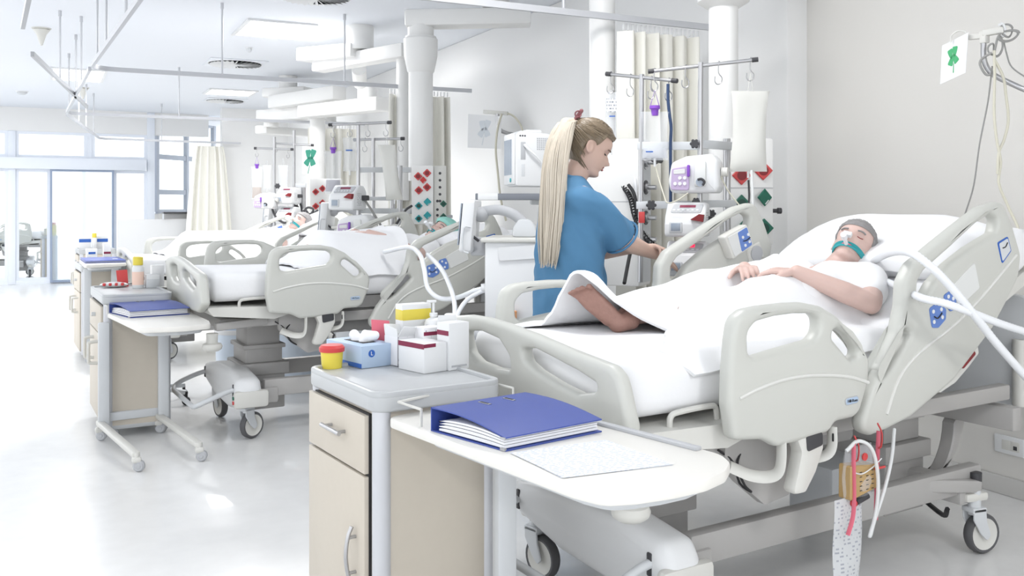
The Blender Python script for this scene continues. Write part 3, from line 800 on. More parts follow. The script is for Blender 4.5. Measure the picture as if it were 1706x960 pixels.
def head_into(mb, M, nu=44, nv=56):
    rows = []
    for i in range(nu+1):
        t = -1+2*i/nu
        rows.append([mb.bm.verts.new(M @ head_point(t, 2*pi*j/nv)) for j in range(nv)])
    for a, b in zip(rows, rows[1:]):
        for j in range(nv): mb.bm.faces.new((a[j], a[(j+1) % nv], b[(j+1) % nv], b[j]))
    mb.bm.faces.new(list(reversed(rows[0]))); mb.bm.faces.new(rows[-1])
    for s in (-1, 1):                                              # ears
        E = M @ Matrix.Translation((-.012, s*.0735, -.006)) @ Matrix.Rotation(s*radians(-18), 4, 'Z') @ Matrix.Rotation(radians(-10), 4, 'Y')
        ring = [(E @ V(.014*cos(k*pi/9)*(1.0), s*.007, .025*sin(k*pi/9))) for k in range(18)]
        mb.tube(ring, .0050, 8, closed=True)
        mb.ball(E @ V(0, s*.001, 0), (.012, .006, .022), 10, rot=(E.to_quaternion().to_matrix().to_4x4()))
        mb.ball(E @ V(.004, s*.003, -.026), .006, 8)
def hair_cap(M, mat_, parent, name='hair', line=None, puff=.010, nu=40, nv=64):
    """shell over the scalp; line(a) gives the lowest t for a direction round the head"""
    b = MB(); rows = []
    for i in range(nu+1):
        row = []
        for j in range(nv):
            a = 2*pi*j/nv; t0 = line(a); t = t0+(.999-t0)*i/nu
            p = puff*min(1, .25+i/5)*(1+.10*sin(a*23+t*3)+.05*sin(a*51))
            row.append(b.bm.verts.new(M @ head_point(t, a, puff=p)))
        rows.append(row)
    for r0, r1 in zip(rows, rows[1:]):
        for j in range(nv): b.bm.faces.new((r0[j], r0[(j+1) % nv], r1[(j+1) % nv], r1[j]))
    b.bm.faces.new(rows[-1])
    return b.build(name, mat_, parent, ang=80)

def hand_into(mb, wrist, fwd, back, thumb, curls=(25, 30, 35, 40), scale=1.0, spread=4, tcurl=25):
    """wrist point, finger direction, direction of the back of the hand, +1/-1 side of the thumb"""
    wrist = Vector(wrist); f = Vector(fwd).normalized(); u = Vector(back); u = (u-f*u.dot(f)).normalized(); r = f.cross(u)*thumb
    s = scale
    offs = (.030, .010, -.010, -.029); lens = (.072, .080, .074, .058); mets = (.088, .090, .085, .078)
    for o, L, m, c in zip(offs, lens, mets, curls):
        k = wrist+(f*m+r*o)*s
        mb.chain([(wrist+(f*.012+r*o*.62)*s, .0125*s), (wrist+(f*m*.55+r*o*.85)*s, .0120*s), (k, .0105*s)], 8)
        d = f; p = k; rr = .0092*s
        d = (f+r*math.tan(radians(spread*o/.03))).normalized()
        seg = [(p, rr)]
        for q, fr in enumerate((.46, .30, .24)):
            ang = radians(c*(1.0, 1.25, .7)[q])
            ax = u.cross(d).normalized()
            d = (Matrix.Rotation(ang, 3, ax) @ d).normalized()
            p = p+d*L*fr*s; rr *= .92
            seg.append((p, rr))
        mb.chain(seg, 8)
    t0 = wrist+(f*.022+r*.026)*s; d = (f*.72+r*.62-u*.22).normalized()
    t1 = t0+d*.042*s; d2 = (d+f*.45-u*.012*tcurl).normalized(); t2 = t1+d2*.030*s; t3 = t2+d2*.024*s
    mb.chain([(t0, .0145*s), (t1, .0115*s), (t2, .0098*s), (t3, .0082*s)], 8)

# ------------------------------------------------------------------ patient of the foreground bed
def inc(u, h): return (1.0+(u-1.0)*.9135-h*.4067, .735+(u-1.0)*.4067+h*.9135)
def ip(u, v, h): a = inc(u, h); return V(a[0], v, a[1])
def basis(o, x, z):
    z = Vector(z).normalized(); x = Vector(x); x = (x-z*x.dot(z)).normalized(); y = z.cross(x)
    m = Matrix((x, y, z)).transposed().to_4x4(); m.translation = o
    return m
M_greyhair = mat('grey_hair', (.30, .29, .29), .7, var=.4, vscale=60)
def patient(label, root, dz, hairmat, strap=True, cap=False, face=-.45, foot=0):
    t = thing('person', label, 'person', root.location, root.rotation_euler.z)
    D = V(0, 0, dz)
    b = MB()
    hc = ip(1.478, 0, .272)
    a = radians(47)
    HM = basis(hc+D, (-sin(a), face, cos(a)), (cos(a), .12, sin(a)))
    head_into(b, HM)
    b.chain([(ip(1.22, 0, .235)+D, .07), (ip(1.33, 0, .232)+D, .056), (ip(1.41, 0, .245)+D, .056)], 12)
    for v in (-.09, .09):
        b.chain([(V(.90, v, .985)+D, .098), (ip(1.06, v, .235)+D, .092), (ip(1.20, v, .232)+D, .098), (ip(1.29, v*1.9, .225)+D, .062)], 14)
    legs = {-1: [(V(.90, -.10, .98)+D, .088), (V(.62, -.11, .975)+D, .060), (V(.44, -.05, .935)+D, .040)], 1: [(V(.90, .12, .98)+D, .088), (V(.60, .16, .985)+D, .060), (V(.27, .155, .945)+D, .036)]}
    if foot:                                                        # knees drawn up under the blanket
        legs = {s: [(V(.90, s*.11, .98)+D, .085), (V(.68, s*.12, 1.01)+D, .056), (V(.50+foot, s*.10, .94)+D, .036)] for s in (-1, 1)}
    for s, c in legs.items(): b.chain(c, 14)
    # feet: heel on the mattress, toes up
    for (hx, hy, tx, ty, tz) in (((.205, .125, .105, .185, 1.035), (.43, -.04, .40, -.06, .975)) if not foot else ((.47+foot, .10, .43+foot, .14, 1.01), (.47+foot, -.10, .43+foot, -.14, 1.01))):
        heel = V(hx, hy, .925)+D; tip = V(tx, ty, tz)+D; ax = (tip-heel); L = ax.length; ax.normalize()
        side = V(.75, -.66, .0).normalized()*(-1 if hy > 0 else 1)
        b.chain([(heel+V(.06, 0, .01), .036), (heel, .033)], 12)
        for k, o in enumerate((-.026, -.008, .006, .019, .030)):
            b.chain([(heel+ax*.02+side*o*.6, .024), (heel+ax*L*.62+side*o*1.15, .018), (heel+ax*L*(.95-.02*k)+side*o*1.3, .0150-.001*k)], 10)
            b.chain([(heel+ax*L*(.98-.03*k)+side*o*1.5, .0095-.0004*k), (heel+ax*L*(1.16-.055*k)+side*o*1.72+V(-.004, -.004, 0), .0088-.0006*k), (heel+ax*L*(1.24-.06*k)+side*o*1.76+V(-.014, -.014, 0), .0105-.0010*k)], 8)
    # arms folded on the belly
    for s in (-1, 1):
        sh = ip(1.29, s*.19, .225)+D; el = V(1.03, s*.305, .99)+D; wr = V(.84, s*.13, 1.10)+D
        b.chain([(sh, .056), ((sh+el)/2, .048), (el, .040)], 12)
        b.chain([(el, .040), (el.lerp(wr, .35), .040), (wr, .027)], 12)
        hand_into(b, wr, V(-.55, -s*.75, .05), V(-.1, 0, 1), 1 if s > 0 else -1, (20, 24, 28, 30))
    me = fuse(b, .0052, 2)
    o = link('body', me, M_skinold, t, ang=80)
    me.materials.append(M_foot)
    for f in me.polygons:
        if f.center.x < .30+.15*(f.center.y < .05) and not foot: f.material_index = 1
    if not cap:
        hair_cap(HM, hairmat, t, line=lambda q: .34 if cos(q) > .35 else (.05 if cos(q) > -.1 else -.35), puff=.007)
    else:
        hair_cap(HM, M_mint, t, 'bonnet', line=lambda q: .30 if cos(q) > .3 else (-.05 if cos(q) > -.2 else -.40), puff=.022)
    for s in (-1, 1):
        g = MB(); g.tube([HM @ (head_point(.13+.03*sin(k/6*pi), s*(.22+.45*k/6))+V(.004, 0, 0)) for k in range(7)], .0035, 6); g.build('eyebrow', M_greyhair, t)
        g = MB(); g.tube([HM @ (head_point(-.02-.015*sin(k/6*pi), s*(.26+.34*k/6))+V(.0035, 0, 0)) for k in range(7)], .0018, 6); g.build('eyelid', M_redd, t)
    g = MB(); g.tube([HM @ (head_point(-.53, -.30+.6*k/8)+V(.004, 0, 0)) for k in range(9)], [.002, .004, .005, .006, .006, .006, .005, .004, .002], 8); g.build('lips', M_pink, t)
    if strap:
        g = MB()
        def f(s, q):
            an = -1.75+3.5*s
            return HM @ (head_point(-.62+.17*q, an)+V(.006*cos(an), .006*sin(an), 0))
        g.grid(f, 24, 3, .004).build('tube_strap', M_teal, t)
        p = HM @ (head_point(-.53, 0)+V(.004, 0, 0)); d = HM.to_3x3() @ V(1, 0, -.2)
        MB().cyl(p-d*.01, p+d*.055, .008, n=10).cyl(p+d*.05, p+d*.08, .012, n=10).build('breathing_tube_end', M_hose, t)
        p2 = HM @ (head_point(-.36, 0)+V(.02, 0, 0))
        MB().box(p2, (.02, .035, .02), rot=HM.to_quaternion().to_matrix().to_4x4(), bev=.004).build('nose_tape', M_white, t)
    # gown
    b = MB()
    for v in (-.09, .09):
        b.chain([(V(.88, v, .985)+D, .110), (ip(1.06, v, .235)+D, .104), (ip(1.20, v, .232)+D, .108), (ip(1.295, v*1.9, .225)+D, .072)], 14)
    for s in (-1, 1):
        sh = ip(1.29, s*.19, .225)+D; el = V(1.03, s*.305, .99)+D
        b.chain([(sh, .070), (sh.lerp(el, .5), .066)], 14)
    gm = fuse(b, .012, 5)
    link('gown', gm, M_sheet, t, ang=80)
    return t
p1 = patient('pale patient lying in the foreground bed with teal mouth strap and one bare foot showing', bed1, 0, M_greyhair)

def blanket(label, root, dz, seed, foot=True, us=0, name='blanket'):
    D = dz
    H = [(-.46, .02), (-.42, -.03), (-.34, .0), (-.22, .12), (-.10, .23), (.0, .33), (.03, .31), (.06, .255), (.10, .17), (.14, .105), (.18, .075), (.21, .07), (.25, .05), (.33, .02), (.40, -.10), (.46, -.12)] if foot else [(-.46, us-.03), (0, us+.02), (.46, us)]
    HZ = [(-.46, .899), (-.05, .899), (.0, .898), (.03, .912), (.06, .945), (.10, 1.005), (.14, 1.07), (.18, 1.105), (.21, 1.10), (.25, 1.03), (.29, .95), (.33, .905), (.40, .898), (.46, .898)]
    rn = random.Random(seed); off = V(rn.uniform(0, 9), rn.uniform(0, 9), 0)
    def f(s, q):
        v = -.462+.924*s
        u0 = lerp(H, v); u = u0+(1.06-.13*(abs(v)/.46)**4-u0)*q
        leg = .10+.085*min(1, max(0, (u-.25)/.4)) + .03*exp(-((u-.98)/.2)**2)
        kn = min(1, max(0, (u-.38)/.25))
        z = .901
        r1 = exp(-((v-.165)/(.075+.03*kn))**2); r2 = exp(-((v+.105)/.105)**2)*(.25+.67*kn); r3 = exp(-((v-.02)/.13)**2)*.66*kn
        z += leg*max(r1, r2, r3)*(1 if u > .2 else max(.0, min(1, (u+.05)/.25)))
        if foot:
            z += .15*exp(-((v+.05)/.095)**2)*exp(-((u-.40)/.12)**2)
            z = max(z, .905+.185*exp(-((v-.185)/.080)**2)*exp(-((u-.10)/.14)**2))
            k = min(1, max(0, (u-u0)/.13)); k = k*k*(3-2*k)
            z = lerp(HZ, v)*(1-k)+z*k
        else:
            k = min(1, max(0, (u-us)/.26)); k = k*k*(3-2*k)
            z = .905+k*max(z-.905, .20*max(0, 1-(abs(v)/.40)**3))
        if u > .98: z += (u-.98)*.35
        z += .010*noise.noise(V(u*5, v*4, 0)+off)+.006*noise.noise(V(u*11+v*9, v*5, 3)+off)
        e = abs(v)
        if e > .41: z -= (e-.41)*1.1
        return V(u, v, z+D)
    b = MB(); b.grid(f, 64, 60, .011)
    o = b.build(name, M_sheet, ang=80)
    o.location = root.location; o.rotation_euler = root.rotation_euler
    return tag(o, label, 'blanket', None)
blanket('white blanket over the legs in the foreground bed, its corner lifted off a bare foot', bed1, .0, 1)

def pillow(label, root, dz, seed=0, w=.36, s0=1.56):
    b = MB(); N = 26
    def f(sgn):
        def g(p, q):
            x = (p-.5)*2; y = (q-.5)*2
            e = max(0, (1-abs(x)**2.6))**.5*max(0, (1-abs(y)**2.8))**.5
            dent = .055*exp(-((x)/.42)**2-((y+.1)/.7)**2)*(sgn > 0)
            c = ip(s0+y*.23*(1-.16*x**4), x*w, .19-.05*max(0, abs(x)-.45))
            h = sgn*(.085*e)-dent+.006*noise.noise(V(x*3+seed, y*3, 0))
            return c+V(-.4067, 0, .9135)*(h+.03)+V(0, 0, dz)
        return g
    b.grid(f(1), N, N); b.grid(f(-1), N, N)
    bmesh.ops.remove_doubles(b.bm, verts=b.bm.verts, dist=.0005)
    o = b.build('pillow', M_pillow, ang=80)
    o.location = root.location; o.rotation_euler = root.rotation_euler
    return tag(o, label, 'pillow')
pillow('white pillow under the head of the foreground patient', bed1, 0, 1, .44, 1.62)

# the patients and bedding of the bays behind
def recline_thing(t, deg):
    recline(t.children if t.children else [t], deg)
p2 = patient('patient in the second bed wearing a mint green cap', bed2, .07, M_greyhair, True, True, -.3, .06)
blanket('white blanket spread over the patient in the second bed', bed2, .07, 5, False, .33)
pl2 = pillow('white pillow under the mint green cap in the second bed', bed2, .07, 2, .40, 1.62)
recline_thing(p2, 14); recline_thing(pl2, 12)
p3 = patient('patient in the third bed, half hidden by the side rail', bed3, 0, M_greyhair, True, False, -.3, .01)
blanket('white blanket over the patient in the third bed', bed3, .0, 9, False, .02)
pillow('white pillow in the third bed', bed3, 0, 3, .40, 1.62)

# ------------------------------------------------------------------ nurse
def nurse():
    base = (2.059,3.477)
    t = thing('person', 'nurse in blue scrubs with long blond ponytail reaching for an infusion pump', 'person', (base[0], base[1], 0), radians(-16))
    # local frame: +x the way she faces, -y towards the camera, heights in metres
    HM = basis(V(.045, 0, 1.598), (cos(radians(-24)), -.10, sin(radians(-24))), (sin(radians(24)), 0, cos(radians(24))))
    b = MB(); head_into(b, HM)
    b.chain([(V(-.045, 0, 1.36), .070), (V(-.03, 0, 1.45), .054), (V(.005, 0, 1.52), .052), (V(.02, 0, 1.555), .060)], 14)
    b.chain([(V(-.02, 0, .98), .12), (V(-.025, 0, 1.15), .11), (V(-.03, 0, 1.32), .105)], 14)
    for s in (-1, 1):
        b.chain([(V(-.03, s*.08, 1.38), .06), (V(-.02, s*.155, 1.375), .052)], 14)
        b.chain([(V(-.01, s*.085, .95), .10), (V(.0, s*.09, .52), .058), (V(-.02, s*.09, .10), .038)], 14)
        b.chain([(V(-.03, s*.09, .06), .036), (V(.12, s*.10, .04), .034)], 10)
    # right arm (near the camera) reaching to the pump, left arm bent
    sh = V(-.01, -.165, 1.37); el = V(0.189,-0.046,1.192); wr = V(0.382,0.102,1.126)
    b.chain([(sh, .050), (sh.lerp(el, .5), .045), (el, .039)], 14)
    b.chain([(el, .039), (el.lerp(wr, .3), .040), (el.lerp(wr, .7), .031), (wr, .0245)], 14)
    fw_ = (wr-el).normalized()
    hand_into(b, wr, fw_*.9+V(.1, -.05, -.12), V(.05, -.2, 1), 1, (12, 38, 46, 50), .95)
    sl = V(.0, .165, 1.37); e2 = V(.10, .21, 1.13); w2 = V(.30, .10, 1.16)
    b.chain([(sl, .050), (e2, .039)], 14); b.chain([(e2, .039), (e2.lerp(w2, .35), .038), (w2, .0245)], 14)
    hand_into(b, w2, V(.9, -.35, .05), V(0, .2, 1), -1, (20, 25, 30, 35), .95)
    me = fuse(b, .0055, 3)
    link('body', me, M_skin, t, ang=80)
    # scrub top: torso and two short sleeves in one cloth
    b = MB()
    secs = [(.66, .170, .215, -.025), (.80, .165, .208, -.028), (.95, .155, .198, -.028), (1.10, .143, .190, -.034), (1.22, .138, .192, -.036), (1.32, .132, .195, -.040), (1.395, .112, .180, -.045), (1.45, .080, .120, -.048), (1.475, .058, .070, -.045)]
    rings = []
    for z, rx, ry, cx in secs:
        rings.append([b.bm.verts.new(V(cx+rx*cos(2*pi*k/40)*(1+.0*k), ry*sin(2*pi*k/40), z)) for k in range(40)])
    for a, c in zip(rings, rings[1:]):
        for k in range(40): b.bm.faces.new((a[k], a[(k+1) % 40], c[(k+1) % 40], c[k]))
    b.bm.faces.new(list(reversed(rings[0]))); b.bm.faces.new(rings[-1])
    for s, e in ((sh, el), (sl, e2)):
        d = (e-s)
        b.chain([(s+V(-.02, 0, -.005), .064), (s+d*.25, .070)], 18)
        b.tube([s+d*.1, s+d*.45, s+d*.90], [.064, .074, .086], 20)
    bmesh.ops.recalc_face_normals(b.bm, faces=b.bm.faces)
    me = fuse(b, .010, 5)
    for v in me.vertices:                                           # soft folds
        p = v.co; k = 1 if p.z < 1.36 else max(0, (1.46-p.z)/.1)
        n = Vector((p.x+.03, p.y, 0)); n = n.normalized() if n.length > 1e-4 else n
        w = .013*sin(16*p.x+11*p.y+3.5*p.z+4*noise.noise(p*3))*min(1, max(.25, (1.40-p.z)/.4))+.024*noise.noise(V(p.x*7, p.y*7, p.z*2.2))+.015*noise.noise(V(p.x*15+p.z*9, p.y*15, p.z*10))
        p += n*w*k
    link('scrub_top', me, M_scrub, t, ang=80)
    for s, e in ((sh, el), (sl, e2)):
        d = (e-s); c = s+d*.895; n1 = d.orthogonal().normalized(); n2 = d.normalized().cross(n1)
        MB().tube([c+(n1*cos(k*pi/12)+n2*sin(k*pi/12))*.083 for k in range(24)], .0055, 6, closed=True).build('sleeve_hem', M_scrub, t)
    b = MB(); b.tube([V(-.042+.068*cos(2*pi*k/28), .076*sin(2*pi*k/28), 1.462+.018*cos(2*pi*k/28+pi)) for k in range(28)], .010, 8, closed=True); b.build('neckband', M_scrub, t)
    b = MB()
    for s in (-1, 1): b.chain([(V(-.02, s*.085, .90), .125), (V(-.01, s*.09, .50), .085), (V(-.015, s*.09, .11), .080)], 16)
    me = fuse(b, .012, 4); link('trousers', me, M_scrub, t, ang=80)
    for s in (-1, 1):
        MB().add(fuse(MB().chain([(V(-.05, s*.09, .05), .048), (V(.05, s*.10, .045), .047), (V(.14, s*.105, .036), .036)], 12), .008, 3)).build('clog', M_white, t)
    # hair
    hm = mat('blond_hair', (.225, .175, .12), .38, var=.35, vscale=40)
    nt = hm.node_tree; mp = nt.nodes.new('ShaderNodeMapping'); mp.inputs['Scale'].default_value = (1.2, 6, 2.2)
    nz = [n for n in nt.nodes if n.type == 'TEX_NOISE'][0]; tc = [n for n in nt.nodes if n.type == 'TEX_COORD'][0]
    nt.links.new(tc.outputs['Object'], mp.inputs[0]); nt.links.new(mp.outputs[0], nz.inputs['Vector'])
    def line(a):
        c = cos(a)
        if c > .55: return .52
        if c > .25: return .52-.45*((.55-c)/.30)
        if c > -.15: return .07+.12*sin((.25-c)/.4*pi)
        return .07-.92*min(1, (-.15-c)/.55)
    hair_cap(HM, hm, t, 'hair', line, .012, 40, 90)
    R = random.Random(3); b = MB()
    for k in range(420):                                            # combed strands from the hairline to the clip
        a = R.choice((-1, 1))*R.uniform(.15, 2.9); tt = line(a)+R.uniform(.0, .85)*(.98-line(a))
        p0 = HM @ head_point(tt, a, puff=.011); q = HM @ V(-.098, 0, .068); pts = []
        for i in range(7):
            s = i/6; p = p0.lerp(q, s); l = HM.inverted() @ p
            d = l-V(-.005, 0, .01); r0 = d.length
            if r0 > 1e-4:
                # push out on the scalp
                tz = max(-.99, min(.985, l.z/.118)); an = atan2(l.y/max(lerp(WIDE, tz), .01), (l.x+.005)/.095)
                hp = head_point(tz, an, puff=.0135+.003*s)
                if (hp-V(-.005, 0, .01)).length > r0*.9: l = hp
            pts.append(HM @ l)
        b.tube(pts, [.0012, .0022, .0026, .0026, .0026, .0024, .002], 4)
    b.build('hair_strands', hm, t, ang=80)['kind'] = 'stuff'
    clip = HM @ V(-.105, -.01, .075)
    hp = mat('pale_blond_ponytail', (.60, .54, .45), .45, var=.22, vscale=30)
    nt = hp.node_tree; mp = nt.nodes.new('ShaderNodeMapping'); mp.inputs['Scale'].default_value = (3, 3, .12)
    nz = [n for n in nt.nodes if n.type == 'TEX_NOISE'][0]; tc = [n for n in nt.nodes if n.type == 'TEX_COORD'][0]
    nt.links.new(tc.outputs['Object'], mp.inputs[0]); nt.links.new(mp.outputs[0], nz.inputs['Vector'])
    b = MB()
    core = [(clip, .024), (clip+V(-.045, -.030, -.012), .038), (clip+V(-.088, -.07, -.10), .052), (clip+V(-.118, -.11, -.22), .057), (clip+V(-.132, -.14, -.36), .057), (clip+V(-.142, -.15, -.49), .052), (clip+V(-.150, -.15, -.60), .040)]
    b.chain([(p+V(0, 0, 0), r*.72) for p, r in core[:-1]], 12)
    for k in range(620):
        an = R.uniform(0, 2*pi); rr = sqrt(R.uniform(.05, 1)); L = R.uniform(.88, 1.03); pts = []
        path = smooth_path([c for c, r in core], 2); rad = [lerp([(i/6, core[i][1]) for i in range(7)], j/(len(path)-1)) for j in range(len(path))]
        for j, (p, r) in enumerate(zip(path, rad)):
            w = .004*sin(j*.9+an*3)
            pts.append(path[0].lerp(p, L) + V(cos(an)*r*rr*.9, sin(an)*r*rr*1.0, .012*rr*sin(an*5)*(j/len(path)))+V(w, w, 0))
        b.tube(pts, [.0035]*(len(pts)-3)+[.003, .0022, .001], 4)
    b.build('ponytail', hp, t, ang=80)['kind'] = 'stuff'
    b = MB()
    for k in range(4):
        c = HM @ V(-.094-.010*abs(k-1.2), -.022, .108-.024*k)
        ring = [c+(HM.to_3x3() @ V(.013*cos(q*pi/6), -.010+.004*sin(q), .013*sin(q*pi/6))) for q in range(12)]
        b.tube(ring, .0036, 6, closed=True)
    b.chain([(HM @ V(-.098, -.026, .128), .009), (HM @ V(-.109, -.022, .075), .008), (HM @ V(-.100, -.024, .025), .009)], 8)
    b.build('hair_clip', mat('mauve_hair_clip', (.24, .09, .10), .35), t)
    for s in (-1, 1):
        b = MB(); b.tube([HM @ (head_point(.13+.03*sin(k/6*pi), s*(.24+.42*k/6))+V(.003, 0, 0)) for k in range(7)], .0026, 6); b.build('eyebrow', mat('brown_brow', (.16, .10, .07), .7), t)
        b = MB(); b.tube([HM @ (head_point(-.035-.012*sin(k/6*pi), s*(.25+.36*k/6))+V(.004, 0, 0)) for k in range(7)], [.001, .002, .0026, .003, .003, .0026, .002], 6); b.build('eyelashes', M_black, t)
    b = MB()
    b.tube([HM @ (head_point(-.48, -.26+.52*k/8)+V(.002, 0, 0)) for k in range(9)], [.001, .003, .004, .0035, .003, .0035, .004, .003, .001], 8)
    b.tube([HM @ (head_point(-.57, -.24+.48*k/8)+V(.001, 0, 0)) for k in range(9)], [.001, .003, .0045, .005, .005, .005, .0045, .003, .001], 8)
    b.build('lips', mat('lips', (.50, .20, .18), .4), t)
    return t
nurse()

# ------------------------------------------------------------------ bedside cabinets (drawer front towards -x)
def bedside_cabinet(label, x, y, rz, w=.40, l=.51, handle='bar'):
    t = thing('bedside_cabinet', label, 'cabinet', (x, y, 0), rz, 'bedside cabinets')
    hx, hy = w/2, l/2
    b = MB().span((-hx+.012, -hy+.012, .07), (hx-.012, hy-.012, .775))
    b.build('body', M_beige, t)
    for sx in (-1, 1):
        for sy in (-1, 1):
            MB().cyl((sx*(hx-.026), sy*(hy-.026), .06), (sx*(hx-.026), sy*(hy-.026), .778), .026, n=20).build('corner_post', M_alu, t)
    MB().span((-hx+.01, -hy+.01, .05), (hx-.01, hy-.01, .075), bev=.006).build('plinth', M_cabwhite, t)
    top = plate(rounded([(-hx-.008, -hy-.008), (hx+.008, -hy-.008), (hx+.008, hy+.008), (-hx-.008, hy+.008)], .05, 6), (), .048, .010, 3)
    o = MB().add(top, Matrix.Translation((0, 0, .800))).build('top', M_cabwhite, t)
    rim = plate(rounded([(-hx-.008, -hy-.008), (hx+.008, -hy-.008), (hx+.008, hy+.008), (-hx-.008, hy+.008)], .05, 6), [rounded([(-hx+.012, -hy+.012), (hx-.012, -hy+.012), (hx-.012, hy-.012), (-hx+.012, hy-.012)], .04, 6)], .02, .006, 2)
    MB().add(rim, Matrix.Translation((0, 0, .824))).build('top_rim', M_cabwhite, o)
    fx = -hx-.002
    MB().span((fx+.005, -hy+.059, .080), (fx+.014, hy-.012, .765)).build('front_gap', M_black, t)
    dr = MB().span((fx-.008, -hy+.060, .598), (fx+.012, hy-.016, .760), bev=.002).build('drawer', M_beige, t)
    do = MB().span((fx-.008, -hy+.060, .085), (fx+.012, hy-.016, .590), bev=.002).build('door', M_beige, t)
    if handle == 'bar':
        MB().cyl((fx-.034, .065, .690), (fx-.034, -.075, .690), .0065, n=12).cyl((fx-.034, .045, .690), (fx-.006, .045, .690), .005, n=10).cyl((fx-.034, -.055, .690), (fx-.006, -.055, .690), .005, n=10).build('handle', M_steel, dr)
        yy = -hy+.12
        MB().tube(smooth_path([(fx-.020, yy, .44), (fx-.032, yy, .41), (fx-.038, yy, .36), (fx-.032, yy, .31), (fx-.020, yy, .28)], 4), .006, 10).cyl((fx-.032, yy, .41), (fx-.006, yy, .41), .005, n=10).cyl((fx-.032, yy, .31), (fx-.006, yy, .31), .005, n=10).build('handle', M_steel, do)
    else:
        MB().cyl((fx-.03, 0, .69), (fx-.006, 0, .69), .012, n=14).build('handle', M_lgrey, dr)
        for yy in (-.13, .11):
            MB().tube(smooth_path([(fx-.004, yy, .54), (fx-.05, yy, .535), (fx-.058, yy, .52), (fx-.058, yy, .43), (fx-.05, yy, .415), (fx-.004, yy, .41)], 4), .010, 8).build('handle', M_offw, do)
    for sx in (-1, 1):
        for sy in (-1, 1):
            c = MB().box((sx*(hx-.05), sy*(hy-.05), .05), (.035, .04, .02)).build('castor', M_lgrey, t)
            MB().lathe([(0, -.012), (.022, -.012), (.027, -.006), (.027, .006), (.022, .012), (0, .012)], (sx*(hx-.05)+.01, sy*(hy-.05), .0275), (0, 1, 0), 16).build('wheel', M_grey, c)
    return t
a6 = radians(6)
cab1 = bedside_cabinet('tall bedside cabinet in the foreground with steel drawer and door handles', .80+.1975*cos(a6)-.255*sin(a6), 2.43+.1975*sin(a6)+.255*cos(a6), a6, .395, .51)
cab2 = bedside_cabinet('cream bedside cabinet of the second bay behind the small overbed table', .452, 6.20, radians(3), .37, .72, 'loop')
cab3 = bedside_cabinet('bedside cabinet of the third bay with pale loop handles, left edge', 0.425, 9.20, radians(3), .37, .68, 'loop')
cab4 = bedside_cabinet('farthest bedside cabinet of the ward holding small blue boxes', .52, 12.5, radians(3), .40, .58, 'loop')
cab5 = bedside_cabinet('pale cabinet beyond the glass with a yellow box hanging on it', *(0.017,18.558,0)[:2], radians(3), .25, .4, 'loop')

# ------------------------------------------------------------------ overbed tables
def overbed_table(label, top, z, posts, feet, edge=None, gallery=True, mtop=M_table):
    x0, y0 = posts[0]
    t = thing('overbed_table', label, 'table', (x0, y0, 0), 0, 'overbed tables')
    L = lambda p, h: V(p[0]-x0, p[1]-y0, h)
    tp = plate(rounded([(p[0]-x0, p[1]-y0)+tuple(p[2:]) for p in top], .03, 6), (), .028, .006, 2)
    o = MB().add(tp, Matrix.Translation((0, 0, z-.014))).build('tabletop', mtop, t)
    c = V(sum(p[0] for p in top)/len(top)-x0, sum(p[1] for p in top)/len(top)-y0, 0)
    un = plate(rounded([tuple((V(p[0]-x0, p[1]-y0, 0)-c)*.80+c)[:2] for p in top], .05, 5), (), .026, .006, 1)
    MB().add(un, Matrix.Translation((0, 0, z-.041))).build('under_frame', M_lgrey, t)
    for p in posts:
        MB().beam(L(p, .10), L(p, z-.05), .062, .045, bev=.010, up=(0, 1, 0)).build('post', M_lgrey, t)
    if edge: MB().beam(L(edge[0], z+.004), L(edge[1], z+.004), .022, .010, bev=.003).build('edge_strip', M_grey, t)
    for a, b in feet:
        MB().beam(L(a, .105), L(b, .085), .04, .03, bev=.008).build('foot', M_offw, t)
        for p in (a, b):
            cst = MB().cyl(L(p, .045), L(p, .10), .014, n=12).box(L(p, .062), (.045, .04, .03), bev=.01).build('castor', M_offw, t)
            MB().lathe([(0, -.018), (.022, -.018), (.029, -.010), (.029, .010), (.022, .018), (0, .018)], L(p, .0295)+V(.012, 0, 0), (.35, .93, 0), 18).lathe([(0, -.021), (.010, -.021), (.012, -.018)], L(p, .0295)+V(.012, 0, 0), (.35, .93, 0), 12).build('wheel', M_grey, cst)
    a, b = feet[0][0], feet[-1][0]
    MB().beam(L(a, .13), L(b, .13), .03, .05, bev=.008).build('cross_bar', M_lgrey, t)
    if gallery:
        p0, p1, p2, p3 = gallery
        for h in (.045,):
            MB().tube(smooth_path([L(p0, z), L(p0, z+h), L(p1, z+h), L(p2, z+h), L(p3, z+h), L(p3, z)], 1), .004, 8).build('gallery_rail', M_offw, t)
    return t
overbed_table('large cream overbed table in the foreground carrying a binder and papers',
    [(.83, 2.425), (1.21, 2.59), (1.385, 1.80, .0), (1.402, 1.72, .08), (1.375, 1.655, .06), (1.32, 1.605, .08), (1.24, 1.572, .1), (1.15, 1.562, .1), (1.06, 1.566, .1), (.995, 1.585, .05), (.965, 1.66, .0)], .766,
    [(1.17, 2.395)], [((1.03, 2.40), (1.23, 1.60)), ((1.22, 2.44), (1.39, 1.72))],
    edge=((1.225, 2.45), (1.372, 1.765)), gallery=((.872, 2.28), (.850, 2.395), (1.19, 2.545), (1.215, 2.43)))
overbed_table('cream overbed table of the second bay on white legs, holding a blue binder',
    [(.285, 5.98), (.72, 6.06), (.775, 5.20, .10), (.76, 5.05, .05), (.60, 5.0, .2), (.415, 5.03, .05)], .73,
    [(.285, 5.80), (.610, 5.84)], [((.262, 5.83), (.400, 5.06)), ((.585, 5.87), (.713, 5.12))],
    gallery=((.30, 5.75), (.29, 5.94), (.66, 6.0), (.68, 5.8)))
